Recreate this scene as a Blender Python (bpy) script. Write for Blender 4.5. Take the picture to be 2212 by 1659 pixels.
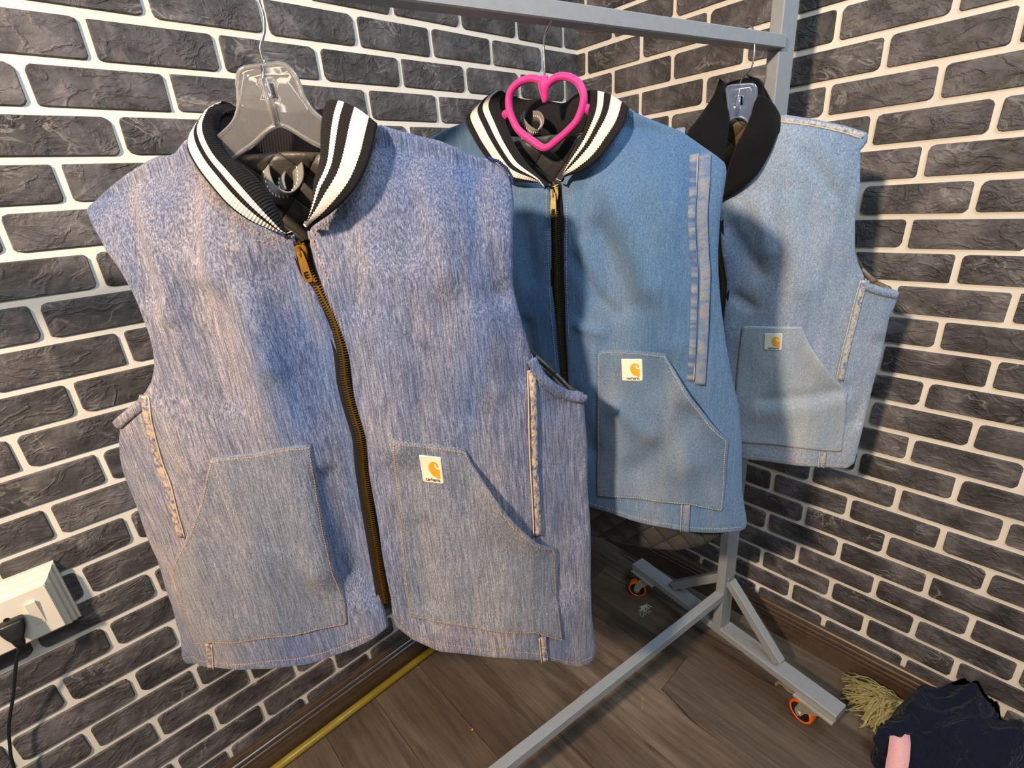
import bpy, math, random
import numpy as np
from mathutils import Vector, Matrix, geometry
random.seed(7); rng=np.random.RandomState(7)
for o in list(bpy.data.objects): bpy.data.objects.remove(o)
SC=bpy.context.scene; COL=SC.collection
# ---------------------------------------------------------------- camera
cam_d=bpy.data.cameras.new('camera'); cam=bpy.data.objects.new('camera',cam_d); COL.objects.link(cam)
cam_d.sensor_width=36; cam_d.lens=36*1047.09/2212; cam_d.clip_start=.02; cam_d.clip_end=30
_r=Vector((0.73200313,-0.67738375,-0.07295669)); _d=Vector((-0.29777308,-0.22177863,-0.92851787)); _f=Vector((0.61278268,0.70140252,-0.36404929))
M=Matrix((_r,-_d,-_f)).transposed().to_4x4(); M.translation=Vector((-1.34905628,-1.12500343,1.37119486)); cam.matrix_world=M
SC.camera=cam
# ---------------------------------------------------------------- world, lamps, exposure
SC.view_settings.view_transform='Standard'; SC.view_settings.look='None'; SC.view_settings.gamma=1; SC.view_settings.use_curve_mapping=False
SC.view_settings.exposure=-0.12
W=bpy.data.worlds.new('world'); SC.world=W; W.use_nodes=True
W.node_tree.nodes['Background'].inputs[0].default_value=(.80,.90,1,1); W.node_tree.nodes['Background'].inputs[1].default_value=.24
def area(name,loc,target,size,power,col,shape='DISK',size_y=None):
    l=bpy.data.lights.new(name,'AREA'); l.shape=shape; l.size=size; l.energy=power; l.color=col
    if size_y: l.size_y=size_y
    o=bpy.data.objects.new(name,l); COL.objects.link(o); o.location=loc
    o.rotation_euler=(Vector(target)-Vector(loc)).to_track_quat('-Z','Y').to_euler(); return o
area('warm_lamp',(-2.40,-.98,2.08),(-.6,-.7,1.1),.12,70,(1,.75,.52))
area('cool_ceiling_light',(-1.3,-2.0,2.75),(-.8,-.5,.9),.8,25,(.82,.91,1),'RECTANGLE',.5)
area('cool_ceiling_light',(-.25,-1.7,2.7),(-.8,-.6,.9),.4,17,(.50,.76,1),'RECTANGLE',.3)

# ---------------------------------------------------------------- material helpers
def L(c): return tuple(((v/255)/12.92 if v/255<=.04045 else ((v/255+.055)/1.055)**2.4) for v in c)+(1,)
class NT:
    def __init__(s,name):
        s.m=bpy.data.materials.new(name); s.m.use_nodes=True; s.t=s.m.node_tree; s.b=s.t.nodes['Principled BSDF']
        s.tc=s.n('ShaderNodeTexCoord')
    def n(s,ty,**k):
        x=s.t.nodes.new(ty)
        for a,v in k.items(): setattr(x,a,v)
        return x
    def l(s,a,b): s.t.links.new(a,b)
    def coord(s,scale,rand=0,rot=None):
        mp=s.n('ShaderNodeMapping'); mp.inputs['Scale'].default_value=scale
        if rot: mp.inputs['Rotation'].default_value=rot
        src=s.tc.outputs['Object']
        if rand:
            oi=s.n('ShaderNodeObjectInfo'); mu=s.n('ShaderNodeMath',operation='MULTIPLY'); s.l(oi.outputs['Random'],mu.inputs[0]); mu.inputs[1].default_value=rand
            va=s.n('ShaderNodeVectorMath',operation='ADD'); s.l(src,va.inputs[0]); s.l(mu.outputs[0],va.inputs[1]); src=va.outputs[0]
        s.l(src,mp.inputs[0]); return mp.outputs[0]
    def noise(s,co,scale=1,detail=2,rough=.5,dist=0):
        x=s.n('ShaderNodeTexNoise'); s.l(co,x.inputs['Vector']); x.inputs['Scale'].default_value=scale; x.inputs['Detail'].default_value=detail; x.inputs['Roughness'].default_value=rough; x.inputs['Distortion'].default_value=dist
        return x.outputs['Fac']
    def ramp(s,f,stops):
        x=s.n('ShaderNodeValToRGB'); s.l(f,x.inputs[0]); e=x.color_ramp.elements
        while len(e)<len(stops): e.new(.5)
        for i,(p,c) in enumerate(stops): e[i].position=p; e[i].color=c if len(c)==4 else (*c,1)
        return x.outputs[0]
    def mix(s,f,a,b,bt='MIX'):
        x=s.n('ShaderNodeMix',data_type='RGBA',blend_type=bt)
        for v,i in ((f,0),(a,6),(b,7)):
            if isinstance(v,(int,float)): x.inputs[i].default_value=v
            elif isinstance(v,tuple): x.inputs[i].default_value=v
            else: s.l(v,x.inputs[i])
        return x.outputs[2]
    def math(s,op,a,b=0):
        x=s.n('ShaderNodeMath',operation=op)
        for v,i in ((a,0),(b,1)):
            if isinstance(v,(int,float)): x.inputs[i].default_value=v
            else: s.l(v,x.inputs[i])
        return x.outputs[0]
    def bump(s,h,st,dist=.001,prev=None):
        x=s.n('ShaderNodeBump'); x.inputs['Strength'].default_value=st; x.inputs['Distance'].default_value=dist; s.l(h,x.inputs['Height'])
        if prev: s.l(prev,x.inputs['Normal'])
        return x.outputs[0]
    def fin(s,col=None,rough=.7,metal=0,nrm=None,**k):
        b=s.b
        if col is not None:
            if isinstance(col,tuple): b.inputs['Base Color'].default_value=col
            else: s.l(col,b.inputs['Base Color'])
        if isinstance(rough,(int,float)): b.inputs['Roughness'].default_value=rough
        else: s.l(rough,b.inputs['Roughness'])
        b.inputs['Metallic'].default_value=metal
        if nrm is not None: s.l(nrm,b.inputs['Normal'])
        for a,v in k.items(): b.inputs[a.replace('_',' ')].default_value=v
        return s.m
def plain(name,c,rough=.6,metal=0,ns=40,var=.12,bump=.15,**k):
    t=NT(name); co=t.coord((ns,)*3); f=t.noise(co,1,4,.6)
    c1=L(c); lo=tuple(v*(1-var) for v in c1[:3])+(1,); hi=tuple(min(1,v*(1+var)) for v in c1[:3])+(1,)
    return t.fin(t.ramp(f,[(.3,lo),(.7,hi)]),rough,metal,t.bump(f,bump,.001),**k)
def m_denim(name,dark,mid,light,slub=.5,heather=.6,hs=900,blot=.5,twist=0,slubcol=None):
    t=NT(name); co=t.coord((1,1,1))
    big=t.noise(t.coord((9,9,2.4)),1,3,.55,.4)
    sl=t.noise(t.coord((640,640,26)),1,3,.62); sl2=t.noise(t.coord((170,170,7)),1,3,.6)
    he=t.noise(t.coord((hs,hs*.5,hs*.55)),1,3,.7,twist)
    base=t.ramp(big,[(.5-blot*.35,L(dark)),(.5,L(mid)),(.5+blot*.35,L(light))])
    s1=t.ramp(sl,[(.36,(.42,.46,.56,1)),(.5,(1,1,1,1)),(.64,(1.7,1.62,1.5,1))])
    s2=t.ramp(sl2,[(.35,(.84,.87,.94,1)),(.65,(1.14,1.1,1.05,1))])
    hh=t.ramp(he,[(.34,(.42,.47,.57,1)),(.5,(1,1,1,1)),(.66,(1.75,1.68,1.55,1))])
    c=t.mix(slub,base,s1,'MULTIPLY'); c=t.mix(slub,c,s2,'MULTIPLY'); c=t.mix(heather,c,hh,'MULTIPLY')
    wr=t.noise(t.coord((42,42,16)),1,3,.6,.8)
    n=t.bump(wr,.5,.005); n=t.bump(he,.5,.0007,n); n=t.bump(sl,.4*slub+.05,.0008,n)
    return t.fin(c,.9,0,n,Sheen_Weight=.15,Specular_IOR_Level=.15)
def m_fade_shade(name,tan,navy,base,sc=(120,120,95)):
    t=NT(name); f=t.noise(t.coord(sc),1,2,.6,.4); g=t.noise(t.coord((900,900,600)),1,2,.6)
    c=t.ramp(f,[(.36,L(navy)),(.46,L(base)),(.58,L(tan))]); h=t.ramp(g,[(.35,(.55,.6,.65,1)),(.65,(1.4,1.35,1.3,1))])
    return t.fin(t.mix(.55,c,h,'MULTIPLY'),.9,0,t.bump(f,.6,.0015,t.bump(g,.4,.0006)))
def m_knit(name,c,hi=1.25):
    t=NT(name); f=t.noise(t.coord((700,)*3),1,3,.6); c1=L(c)
    return t.fin(t.ramp(f,[(.3,tuple(v*.75 for v in c1[:3])+(1,)),(.7,tuple(min(1,v*hi) for v in c1[:3])+(1,))]),.95,0,t.bump(f,.5,.0008),Sheen_Weight=.04,Specular_IOR_Level=.1)
def m_quilt(name,c):
    t=NT(name); co=t.coord((1,1,1)); sep=t.n('ShaderNodeSeparateXYZ'); t.l(co,sep.inputs[0])
    a=t.math('ADD',sep.outputs[0],sep.outputs[2]); b=t.math('SUBTRACT',sep.outputs[0],sep.outputs[2])
    def line(v):
        q=t.math('MULTIPLY',v,20.); fr=t.math('FRACT',t.math('ADD',q,50.)); return t.math('ABSOLUTE',t.math('SUBTRACT',fr,.5))
    mn=t.math('MULTIPLY',t.math('SUBTRACT',.5,line(a)),t.math('SUBTRACT',.5,line(b)))
    puff=t.math('POWER',t.math('MULTIPLY',mn,4.),.35)
    f=t.noise(t.coord((60,)*3),1,4,.6,.5); c1=L(c)
    col=t.ramp(puff,[(0,tuple(v*.35 for v in c1[:3])+(1,)),(.35,c1),(1,tuple(min(1,v*1.15) for v in c1[:3])+(1,))])
    n=t.bump(puff,.9,.006,t.bump(f,.5,.003))
    return t.fin(col,.45,0,n)
def m_brick():
    t=NT('slate_brick'); co=t.coord((1,1,1),9.7)
    big=t.noise(co,11,3,.55,.5); med=t.noise(t.coord((34,34,46),9.7),1,5,.6,.35); fine=t.noise(co,420,3,.6)
    col=t.ramp(big,[(.34,L((54,52,52))),(.5,L((74,71,72))),(.66,L((100,96,97)))])
    col=t.mix(.5,col,t.ramp(med,[(.34,(.5,.5,.52,1)),(.5,(1,1,1,1)),(.7,(1.45,1.42,1.45,1))]),'MULTIPLY')
    # raised creases and pale chipped veins
    v=t.noise(t.coord((9,9,15),17.3),1,3,.6,1.2); d=t.math('ABSOLUTE',t.math('SUBTRACT',v,.52))
    vm=t.ramp(d,[(0,(1,1,1,1)),(.006,(.6,.6,.6,1)),(.026,(0,0,0,1))]); gate=t.ramp(t.noise(t.coord((9,9,9),5.1),1,1,.5),[(.52,(0,0,0,1)),(.66,(1,1,1,1))])
    vv=t.mix(1.,vm,gate,'MULTIPLY'); col=t.mix(t.math('MULTIPLY',vv,.62),col,L((150,144,140)))
    cr=t.noise(t.coord((16,16,24),23.9),1,4,.55,.7); cd=t.math('ABSOLUTE',t.math('SUBTRACT',cr,.5))
    h=t.math('ADD',t.math('MULTIPLY',med,.8),t.math('ADD',t.math('MULTIPLY',t.math('MINIMUM',cd,.06),-5.),t.math('MULTIPLY',big,2.2)))
    n=t.bump(h,.8,.005); n=t.bump(fine,.3,.0009,n)
    return t.fin(col,.58,0,n,Specular_IOR_Level=.4)
def m_mortar():
    t=NT('cream_mortar'); co=t.coord((1,1,1)); f=t.noise(co,260,4,.7); g=t.noise(co,5,3,.5)
    sp=t.noise(co,900,2,.5)
    c=t.ramp(g,[(.3,L((214,208,196))),(.7,L((230,225,214)))]); c=t.mix(t.ramp(sp,[(.68,(0,0,0,1)),(.78,(.6,.6,.6,1))]),c,L((120,112,104)))
    return t.fin(c,.85,0,t.bump(f,.35,.001))
def m_wood():
    t=NT('grey_brown_plank'); co=t.coord((46,3.2,46),31.7); g=t.noise(co,1,5,.6,.5); b=t.noise(t.coord((7,1.3,7),31.7),1,3,.6,.6)
    fine=t.noise(t.coord((260,14,260),31.7),1,3,.6)
    col=t.ramp(b,[(.3,L((70,58,49))),(.5,L((93,80,69))),(.7,L((118,104,91)))])
    col=t.mix(.6,col,t.ramp(g,[(.3,(.5,.47,.44,1)),(.5,(1,1,1,1)),(.7,(1.3,1.3,1.28,1))]),'MULTIPLY')
    col=t.mix(.45,col,t.ramp(fine,[(.3,(.6,.58,.55,1)),(.7,(1.3,1.3,1.3,1))]),'MULTIPLY')
    d=t.math('ABSOLUTE',t.math('SUBTRACT',t.noise(t.coord((9,.9,9),11.3),1,2,.5,.7),.5)); cr=t.ramp(d,[(0,(1,1,1,1)),(.012,(0,0,0,1))])
    gate=t.ramp(t.noise(t.coord((6,2,6),3.3),1,1,.5),[(.54,(0,0,0,1)),(.62,(1,1,1,1))])
    col=t.mix(t.mix(1.,cr,gate,'MULTIPLY'),col,L((38,30,26)))
    oi=t.n('ShaderNodeObjectInfo'); tint=t.ramp(oi.outputs['Random'],[(0,(.82,.82,.83,1)),(.5,(1,.99,.97,1)),(1,(1.12,1.09,1.05,1))])
    col=t.mix(1.,col,tint,'MULTIPLY')
    return t.fin(col,.42,0,t.bump(g,.18,.001,t.bump(fine,.1,.0005)),Specular_IOR_Level=.45)
def m_base():
    t=NT('dark_stained_skirting'); g=t.noise(t.coord((60,60,60)),1,4,.6,.4); b=t.noise(t.coord((4,4,60)),1,3,.6)
    return t.fin(t.ramp(t.mix(.5,g,b),[(.3,L((58,44,34))),(.7,L((90,72,58)))]),.30,0,t.bump(g,.15,.0008),Coat_Weight=.25,Coat_Roughness=.2)
MB_=m_brick(); MM=m_mortar(); MW=m_wood(); MBS=m_base()
M_RACK=plain('grey_painted_steel',(140,144,148),.38,0,90,.05,.08,Specular_IOR_Level=.5)
M_WELD=plain('weld_bead',(150,155,158),.3,.5,300,.2,.6)
M_ZINC=plain('zinc_plated_steel',(206,200,182),.32,.65,60,.12,.1)
M_CHROME=plain('polished_steel_wire',(215,215,215),.14,1,80,.05,.02)
M_BRASS=plain('brass_zipper',(196,146,66),.28,1,120,.1,.1); M_BRASSD=plain('antique_brass_zipper',(112,100,66),.4,.8,120,.15,.1)
M_TAPE=m_knit('black_zipper_tape',(24,22,22)); M_BLACK=m_knit('black_rib_knit',(30,28,30),1.5); M_WHITE=m_knit('white_rib_knit',(218,209,200),1.12)
M_JERSEY=m_knit('black_jersey',(15,15,17),1.6)
M_ORANGE=plain('orange_polyurethane',(238,108,22),.35,0,50,.06,.05); M_DARKP=plain('black_plastic',(26,26,28),.4)
M_PINK=plain('magenta_flocked_plastic',(200,26,124),.55,0,500,.1,.5,Sheen_Weight=.3)
M_PLASTW=plain('ivory_white_plastic',(228,222,206),.35,0,20,.03,.03)
M_POLE=plain('glossy_olive_yellow_pole',(142,122,34),.22,0,30,.12,.08,Coat_Weight=.4)
M_FRINGE=plain('olive_yellow_fringe',(150,136,86),.8,0,140,.28,.3)
def m_crumple(name,c):
    t=NT(name); f=t.noise(t.coord((16,16,16)),1,4,.55,1.2); g=t.noise(t.coord((600,)*3),1,2,.6); c1=L(c); d=t.math('ABSOLUTE',t.math('SUBTRACT',f,.5))
    return t.fin(t.ramp(g,[(.3,tuple(v*.75 for v in c1[:3])+(1,)),(.7,tuple(v*1.3 for v in c1[:3])+(1,))]),.9,0,t.bump(g,.3,.0006,t.bump(t.math('MINIMUM',d,.12),.7,.05)),Sheen_Weight=.08,Specular_IOR_Level=.12)
M_NAVY=m_crumple('navy_cloth',(19,25,40)); M_BLKC=m_crumple('black_cloth',(13,13,15)); M_PINKC=m_knit('pale_pink_cloth',(236,178,180),1.1)
M_STRAP=m_knit('grey_suede_strap',(116,112,108)); M_THR=plain('white_thread',(226,220,206),.7); M_THRO=plain('orange_thread',(196,140,84),.7,0,200,.3); M_THRB=plain('beige_thread',(176,164,144),.7,0,200,.25)
M_LAB=plain('cream_woven_label',(232,214,184),.8,0,300,.07,.3); M_LAB2=plain('pale_woven_label',(205,208,190),.8,0,300,.07,.3); M_EMB=plain('golden_orange_print',(222,148,28),.75,0,300,.08,.2); M_INK=plain('dark_brown_print',(70,48,40),.8)
M_SCRAP=plain('white_paper',(220,216,206),.8)
def m_clear(name,tint,rough,ior=1.35,tw=.9):
    t=NT(name); f=t.noise(t.coord((60,)*3),1,2,.5)
    return t.fin(tint,rough,0,t.bump(f,.1,.001),Transmission_Weight=tw,IOR=ior)
M_CLEAR=m_clear('clear_hanger_plastic',(.97,.95,.93,1),.05,1.4,.93); M_CLEAR2=m_clear('clear_blue_hanger_plastic',(.50,.62,.90,1),.10,1.4,.86)
DEN={1:m_denim('grey_lavender_slub_denim',(64,86,126),(106,110,128),(138,131,134),.8,.7,760,.62),
     2:m_denim('mid_blue_denim',(56,88,126),(78,106,138),(118,128,144),.22,.55,1000,.7),
     3:m_denim('pale_blue_heathered_denim',(106,126,152),(128,143,162),(150,156,166),.1,.85,560,.5,1.6)}
DENP={1:m_denim('grey_lavender_pocket_denim',(88,98,118),(106,111,124),(126,126,132),.6,.7,720,.5),
      2:m_denim('mid_blue_pocket_twill',(64,90,120),(88,108,132),(132,136,142),.06,.6,900,.8),
      3:m_denim('pale_pocket_twill',(116,134,150),(138,150,162),(158,164,170),.05,.5,800,.6)}
FADE={1:m_fade_shade('faded_tan_seam',(178,156,134),(84,88,114),(126,122,130),(230,230,130)),2:m_fade_shade('worn_flat_felled_seam',(118,122,132),(92,108,134),(106,117,136),(50,50,70)),3:m_fade_shade('worn_double_stitched_seam',(176,170,156),(104,110,136),(144,150,162),(190,190,150))}
M_EDGE={1:plain('cream_seam_thread',(196,174,148),.85),2:plain('grey_seam_thread',(150,150,150),.85),3:plain('pale_seam_thread',(186,182,168),.85)}
THR={1:M_THRO,2:M_THRB,3:M_THRB}
QLT={1:m_quilt('dark_olive_quilted_lining',(58,54,48)),2:m_quilt('charcoal_quilted_lining',(52,53,53)),3:m_quilt('brown_quilted_lining',(92,78,60))}

# ---------------------------------------------------------------- object helpers
def tag(o,label=None,cat=None,group=None,kind=None):
    if label: o['label']=label
    if cat: o['category']=cat
    if group: o['group']=group
    if kind: o['kind']=kind
    return o
def empty(name,loc,rz=0,label=None,cat=None,group=None):
    o=bpy.data.objects.new(name,None); COL.objects.link(o); o.location=loc; o.rotation_euler=(0,0,rz); o.empty_display_size=.05
    return tag(o,label,cat,group)
def mesh(name,v,f,mats,parent=None,smooth=True,fm=None,kind=None,label=None):
    me=bpy.data.meshes.new(name); me.from_pydata([tuple(map(float,p)) for p in v],[],[tuple(map(int,q)) for q in f])
    for m in (mats if isinstance(mats,(list,tuple)) else [mats]): me.materials.append(m)
    if fm is not None: me.polygons.foreach_set('material_index',np.array(fm,dtype=np.int32))
    me.polygons.foreach_set('use_smooth',[smooth]*len(me.polygons)); me.update()
    o=bpy.data.objects.new(name,me); COL.objects.link(o)
    if parent: o.parent=parent
    if kind: o['kind']=kind
    if label: o['label']=label
    return o
class Buf:
    def __init__(s): s.v=[]; s.f=[]; s.m=[]
    def add(s,v,f,mi=0):
        b=len(s.v); s.v+=[tuple(p) for p in v]; s.f+=[tuple(i+b for i in q) for q in f]; s.m+=[mi]*len(f)
    def out(s,name,mats,parent=None,smooth=False,**k): return mesh(name,s.v,s.f,mats,parent,smooth,s.m,**k)
def beam(b,p0,p1,w,h,wd,ch=.0018,mi=0,caps=True):
    # box tube from p0 to p1; wd = width direction; chamfered edges
    p0=np.array(p0,float);p1=np.array(p1,float); a=p1-p0; a/=np.linalg.norm(a); wd=np.array(wd,float); wd-=a*(wd@a); wd/=np.linalg.norm(wd); hd=np.cross(a,wd)
    x,y=w/2,h/2; cs=[(x-ch,y),(x,y-ch),(x,-y+ch),(x-ch,-y),(-x+ch,-y),(-x,-y+ch),(-x,y-ch),(-x+ch,y)]
    v=[p0+wd*c[0]+hd*c[1] for c in cs]+[p1+wd*c[0]+hd*c[1] for c in cs]
    f=[(i,(i+1)%8,8+(i+1)%8,8+i) for i in range(8)]
    if caps: f+=[tuple(range(7,-1,-1)),tuple(range(8,16))]
    b.add(v,f,mi)
def tubev(pts,r,n=8,closed=False,flat=1.,up=(0,0,1)):
    P=np.array(pts,float); N=len(P); v=[];f=[]
    T=np.roll(P,-1,0)-np.roll(P,1,0) if closed else np.gradient(P,axis=0)
    T/=np.linalg.norm(T,axis=1)[:,None]+1e-12
    ref=np.array(up,float); u0=ref-T[0]*(ref@T[0])
    if np.linalg.norm(u0)<1e-3: u0=np.array([1.,0,0])-T[0]*T[0][0]
    u0/=np.linalg.norm(u0)
    rr=r if hasattr(r,'__len__') else [r]*N
    for i in range(N):
        u0=u0-T[i]*(u0@T[i]); u0/=np.linalg.norm(u0); w=np.cross(T[i],u0)
        for k in range(n):
            a=2*math.pi*k/n; v.append(P[i]+(u0*math.cos(a)+w*math.sin(a)*flat)*rr[i])
    for i in range(N if closed else N-1):
        j=(i+1)%N
        for k in range(n): f.append((i*n+k,j*n+k,j*n+(k+1)%n,i*n+(k+1)%n))
    if not closed: f+=[tuple(range(n)),tuple((N-1)*n+k for k in range(n-1,-1,-1))]
    return v,f
def smoothp(pts,sub=6,closed=False):
    P=[np.array(p,float) for p in pts]; n=len(P); out=[]
    for i in range(n if closed else n-1):
        g=lambda j:P[j%n] if closed else P[max(0,min(n-1,j))]
        a,b,c,d=g(i-1),g(i),g(i+1),g(i+2)
        for k in range(sub):
            t=k/sub; out.append(.5*((2*b)+(-a+c)*t+(2*a-5*b+4*c-d)*t*t+(-a+3*b-3*c+d)*t**3))
    if not closed: out.append(P[-1])
    return out
def resamp(P,n,closed=False):
    P=np.array(P,float)
    if closed: P=np.vstack([P,P[:1]])
    d=np.r_[0,np.cumsum(np.linalg.norm(np.diff(P,axis=0),axis=1))]
    s=np.linspace(0,d[-1],n+1 if closed else n); 
    if closed: s=s[:-1]
    return np.stack([np.interp(s,d,P[:,i]) for i in range(P.shape[1])],1)
def plen(P): P=np.array(P,float); return np.linalg.norm(np.diff(P,axis=0),axis=1).sum()
def boxv(c,s):
    x,y,z=c;a,b,d=[q/2 for q in s]
    v=[(x+i*a,y+j*b,z+k*d) for i in(-1,1) for j in(-1,1) for k in(-1,1)]
    return v,[(0,1,3,2),(4,6,7,5),(0,4,5,1),(2,3,7,6),(0,2,6,4),(1,5,7,3)]

# ---------------------------------------------------------------- walls of individual bricks
H=.07; ZT=24.0776*H      # course height, height of course line 0
PER=2.727; MJ=.175       # brick pitch and joint, in courses
def zline(k): return ZT-k*H
def brick_mesh(name,w,h,sq_l=False,sq_r=False,th=.0048):
    R=.006+random.random()*.003; v=[];f=[]
    out=[]
    for (cx,cz,sx,sz,sq) in ((w/2,h/2,1,1,sq_r),(-w/2,h/2,-1,1,sq_l),(-w/2,-h/2,-1,-1,sq_l),(w/2,-h/2,1,-1,sq_r)):
        r=.0008 if sq else R*random.uniform(.6,1.3); j=lambda:random.uniform(-.0009,.0009)
        p=[(cx-sx*r,cz),(cx-sx*r*.29,cz-sz*r*.29),(cx,cz-sz*r)]
        if sx*sz<0: p=p[::-1]
        # order counter-clockwise starting from +x side
        pts=p[::-1]
        for q in pts: out.append((q[0]+(0 if sq else j()),q[1]+j()*.8))
    n=len(out)
    def ring(ins,y): return [(p[0]*(1-ins/(w/2)),y+(random.uniform(-.0006,.0006) if y<-.003 else 0),p[1]*(1-ins/(h/2))) for p in out]
    v+=ring(-.0008,.001); v+=ring(.0012,-th)
    f+=[(i,(i+1)%n,n+(i+1)%n,n+i) for i in range(n)]
    v+=[(-w*.22,-th-random.uniform(.0004,.002),h*random.uniform(-.15,.15)),(w*.22,-th-random.uniform(.0004,.002),h*random.uniform(-.15,.15))]
    a,b=2*n,2*n+1
    for i in range(n):
        x0=v[n+i][0]; x1=v[n+(i+1)%n][0]; c=b if (x0+x1)>0 else a
        f.append((n+i,n+(i+1)%n,c))
        # bridge where side flips
        if (v[n+i][0]+v[n+(i+1)%n][0]>0)!=(v[n+(i+1)%n][0]+v[n+(i+2)%n][0]>0): f.append((n+(i+1)%n,(a if c==b else b),c))
    me=bpy.data.meshes.new(name); me.from_pydata(v,[],f); me.materials.append(MB_); me.polygons.foreach_set('use_smooth',[False]*len(me.polygons)); me.update()
    return me
CP=np.array(cam.matrix_world.translation); CR=np.array([_r,_d,_f])
def pxy(p):
    q=CR@(np.array(p)-CP)
    return (q[0]/q[2]*1047.09+1106,q[1]/q[2]*1047.09+829.5) if q[2]>.05 else (1e6,1e6)
VARI=[brick_mesh('brick',(PER-MJ)*H,(1-MJ)*H) for _ in range(14)]
def wall(name,side,phase_even,first_even,phase_odd,first_odd,smax):
    root=empty(name,(0,0,0)); root['kind']='structure'
    bs=Buf()
    # mortar bed
    if side==0: v,f=boxv((-smax*H/2+.02,.02,1.25),(smax*H+.04,.04,2.5))
    else: v,f=boxv((.02,-smax*H/2,1.25),(.04,smax*H,2.5))
    mesh('mortar_bed',v,f,MM,root,False)
    rest=Buf(); cnt=0
    jobs=[]
    for r in range(-12,24):
        ev=(r%2==0); first=first_even if ev else first_odd; s0=0.; k=0; js=[0.]
        while first+PER*k<smax: js.append(first+PER*k); k+=1
        for a,b in zip(js[:-1],js[1:]):
            w=(b-a-(MJ if a>0 else MJ/2))*H; sc=((a+(MJ/2 if a>0 else 0))+(b-MJ/2))/2*H
            zc=(zline(r)+zline(r+1))/2; zc+=random.uniform(-.0008,.0008)
            loc=(-sc,0,zc) if side==0 else (0,-sc,zc)
            vis=any(-60<pxy((-s_*H,0,z_) if side==0 else (0,-s_*H,z_))[0]<2270 and -60<pxy((-s_*H,0,z_) if side==0 else (0,-s_*H,z_))[1]<1720 for s_ in (a,b) for z_ in (zline(r),zline(r+1)))
            jobs.append((not vis,a,b,w,loc))
    jobs.sort(key=lambda q:q[0])
    for hid,a,b,w,loc in jobs:
        if a==0: me=brick_mesh('brick',w,(1-MJ)*H,sq_r=(side==0),sq_l=(side==1))
        else: me=VARI[random.randrange(14)]
        flip=random.random()<.5 and a>0
        rz=(0 if side==0 else -math.pi/2)
        if not hid and cnt<298:
            o=bpy.data.objects.new('brick',me); COL.objects.link(o); o.parent=root; o.location=loc; o.rotation_euler=(0,math.pi if flip else 0,rz); cnt+=1
        else:
            Rm=Matrix.Rotation(rz,3,'Z')@Matrix.Rotation(math.pi if flip else 0,3,'Y')
            rest.add([tuple(Rm@q.co+Vector(loc)) for q in me.vertices],[tuple(p.vertices) for p in me.polygons])
    rest.out('brick_field',MB_,root,kind='stuff')
    return root
wall('wall_left',0,0,17.25-PER*6,0,18.62-PER*6,38)
wall('wall_right',1,0,15.57-PER*5,0,14.18-PER*5,36)
# skirting boards with a moulded profile
prof=[(.012,0),(.013,.002),(.013,.056),(.0115,.060),(.0115,.063),(.0145,.066),(.0155,.070),(.0145,.074),(.0115,.076),(.0115,.079),(.0140,.082),(.0145,.086),(.0130,.090),(.0105,.092),(.0105,.097),(.0085,.104),(.0055,.108),(.0045,.1115),(0,.1125),(0,0)]
def skirting(name,side,length):
    v=[];n=len(prof)
    for e,(s) in enumerate((0,length)):
        for (y,z) in prof:
            ss=s+(y if e==0 else 0)
            v.append((-ss,-y-.0048,z) if side==0 else (-y-.0048,-ss,z))
    f=[(i,(i+1)%n,n+(i+1)%n,n+i) for i in range(n)]+[tuple(range(n)),tuple(range(2*n-1,n-1,-1))]
    o=mesh(name,v,f,MBS,None,False); o['kind']='structure'; return o
skirting('baseboard_left',0,2.66); skirting('baseboard_right',1,2.52)
# plank floor
fl=empty('floor',(0,0,0)); fl['kind']='structure'
v,f=boxv((-1.3,-1.25,-.012),(2.7,2.6,.018)); mesh('subfloor',v,f,M_DARKP,fl,False)
def plank_mesh(w,l):
    b=Buf(); g=.0005; z=0.; c=.0004
    x,y=w/2-g,l/2-g
    v=[(-x,-y,-.003),(x,-y,-.003),(x,y,-.003),(-x,y,-.003),(-x,-y,-c),(x,-y,-c),(x,y,-c),(-x,y,-c),(-x+c,-y+c,0),(x-c,-y+c,0),(x-c,y-c,0),(-x+c,y-c,0)]
    f=[(0,1,5,4),(1,2,6,5),(2,3,7,6),(3,0,4,7),(4,5,9,8),(5,6,10,9),(6,7,11,10),(7,4,8,11),(8,9,10,11)]
    me=bpy.data.meshes.new('floor_plank'); me.from_pydata(v,[],f); me.materials.append(MW); return me
PWID,PLEN=.152,.914; pm=plank_mesh(PWID,PLEN)
for i,x0 in enumerate(np.arange(-.28+PWID*2,-2.7,-PWID)):
    xc=x0-PWID/2
    if xc-PWID/2>0.01: continue
    off={-.356:-.627}.get(round(float(xc),3)); 
    if off is None: off=-random.random()*PLEN
    y=off+PLEN
    while y>-2.6:
        y1=min(y,.0); y0=max(y-PLEN,-2.6)
        if y1-y0>.02:
            me=pm if (y1==y and y0==y-PLEN) else plank_mesh(PWID,y1-y0)
            o=bpy.data.objects.new('floor_plank',me); COL.objects.link(o); o.parent=fl; o.location=(xc,(y0+y1)/2,0)
        y-=PLEN

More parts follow.
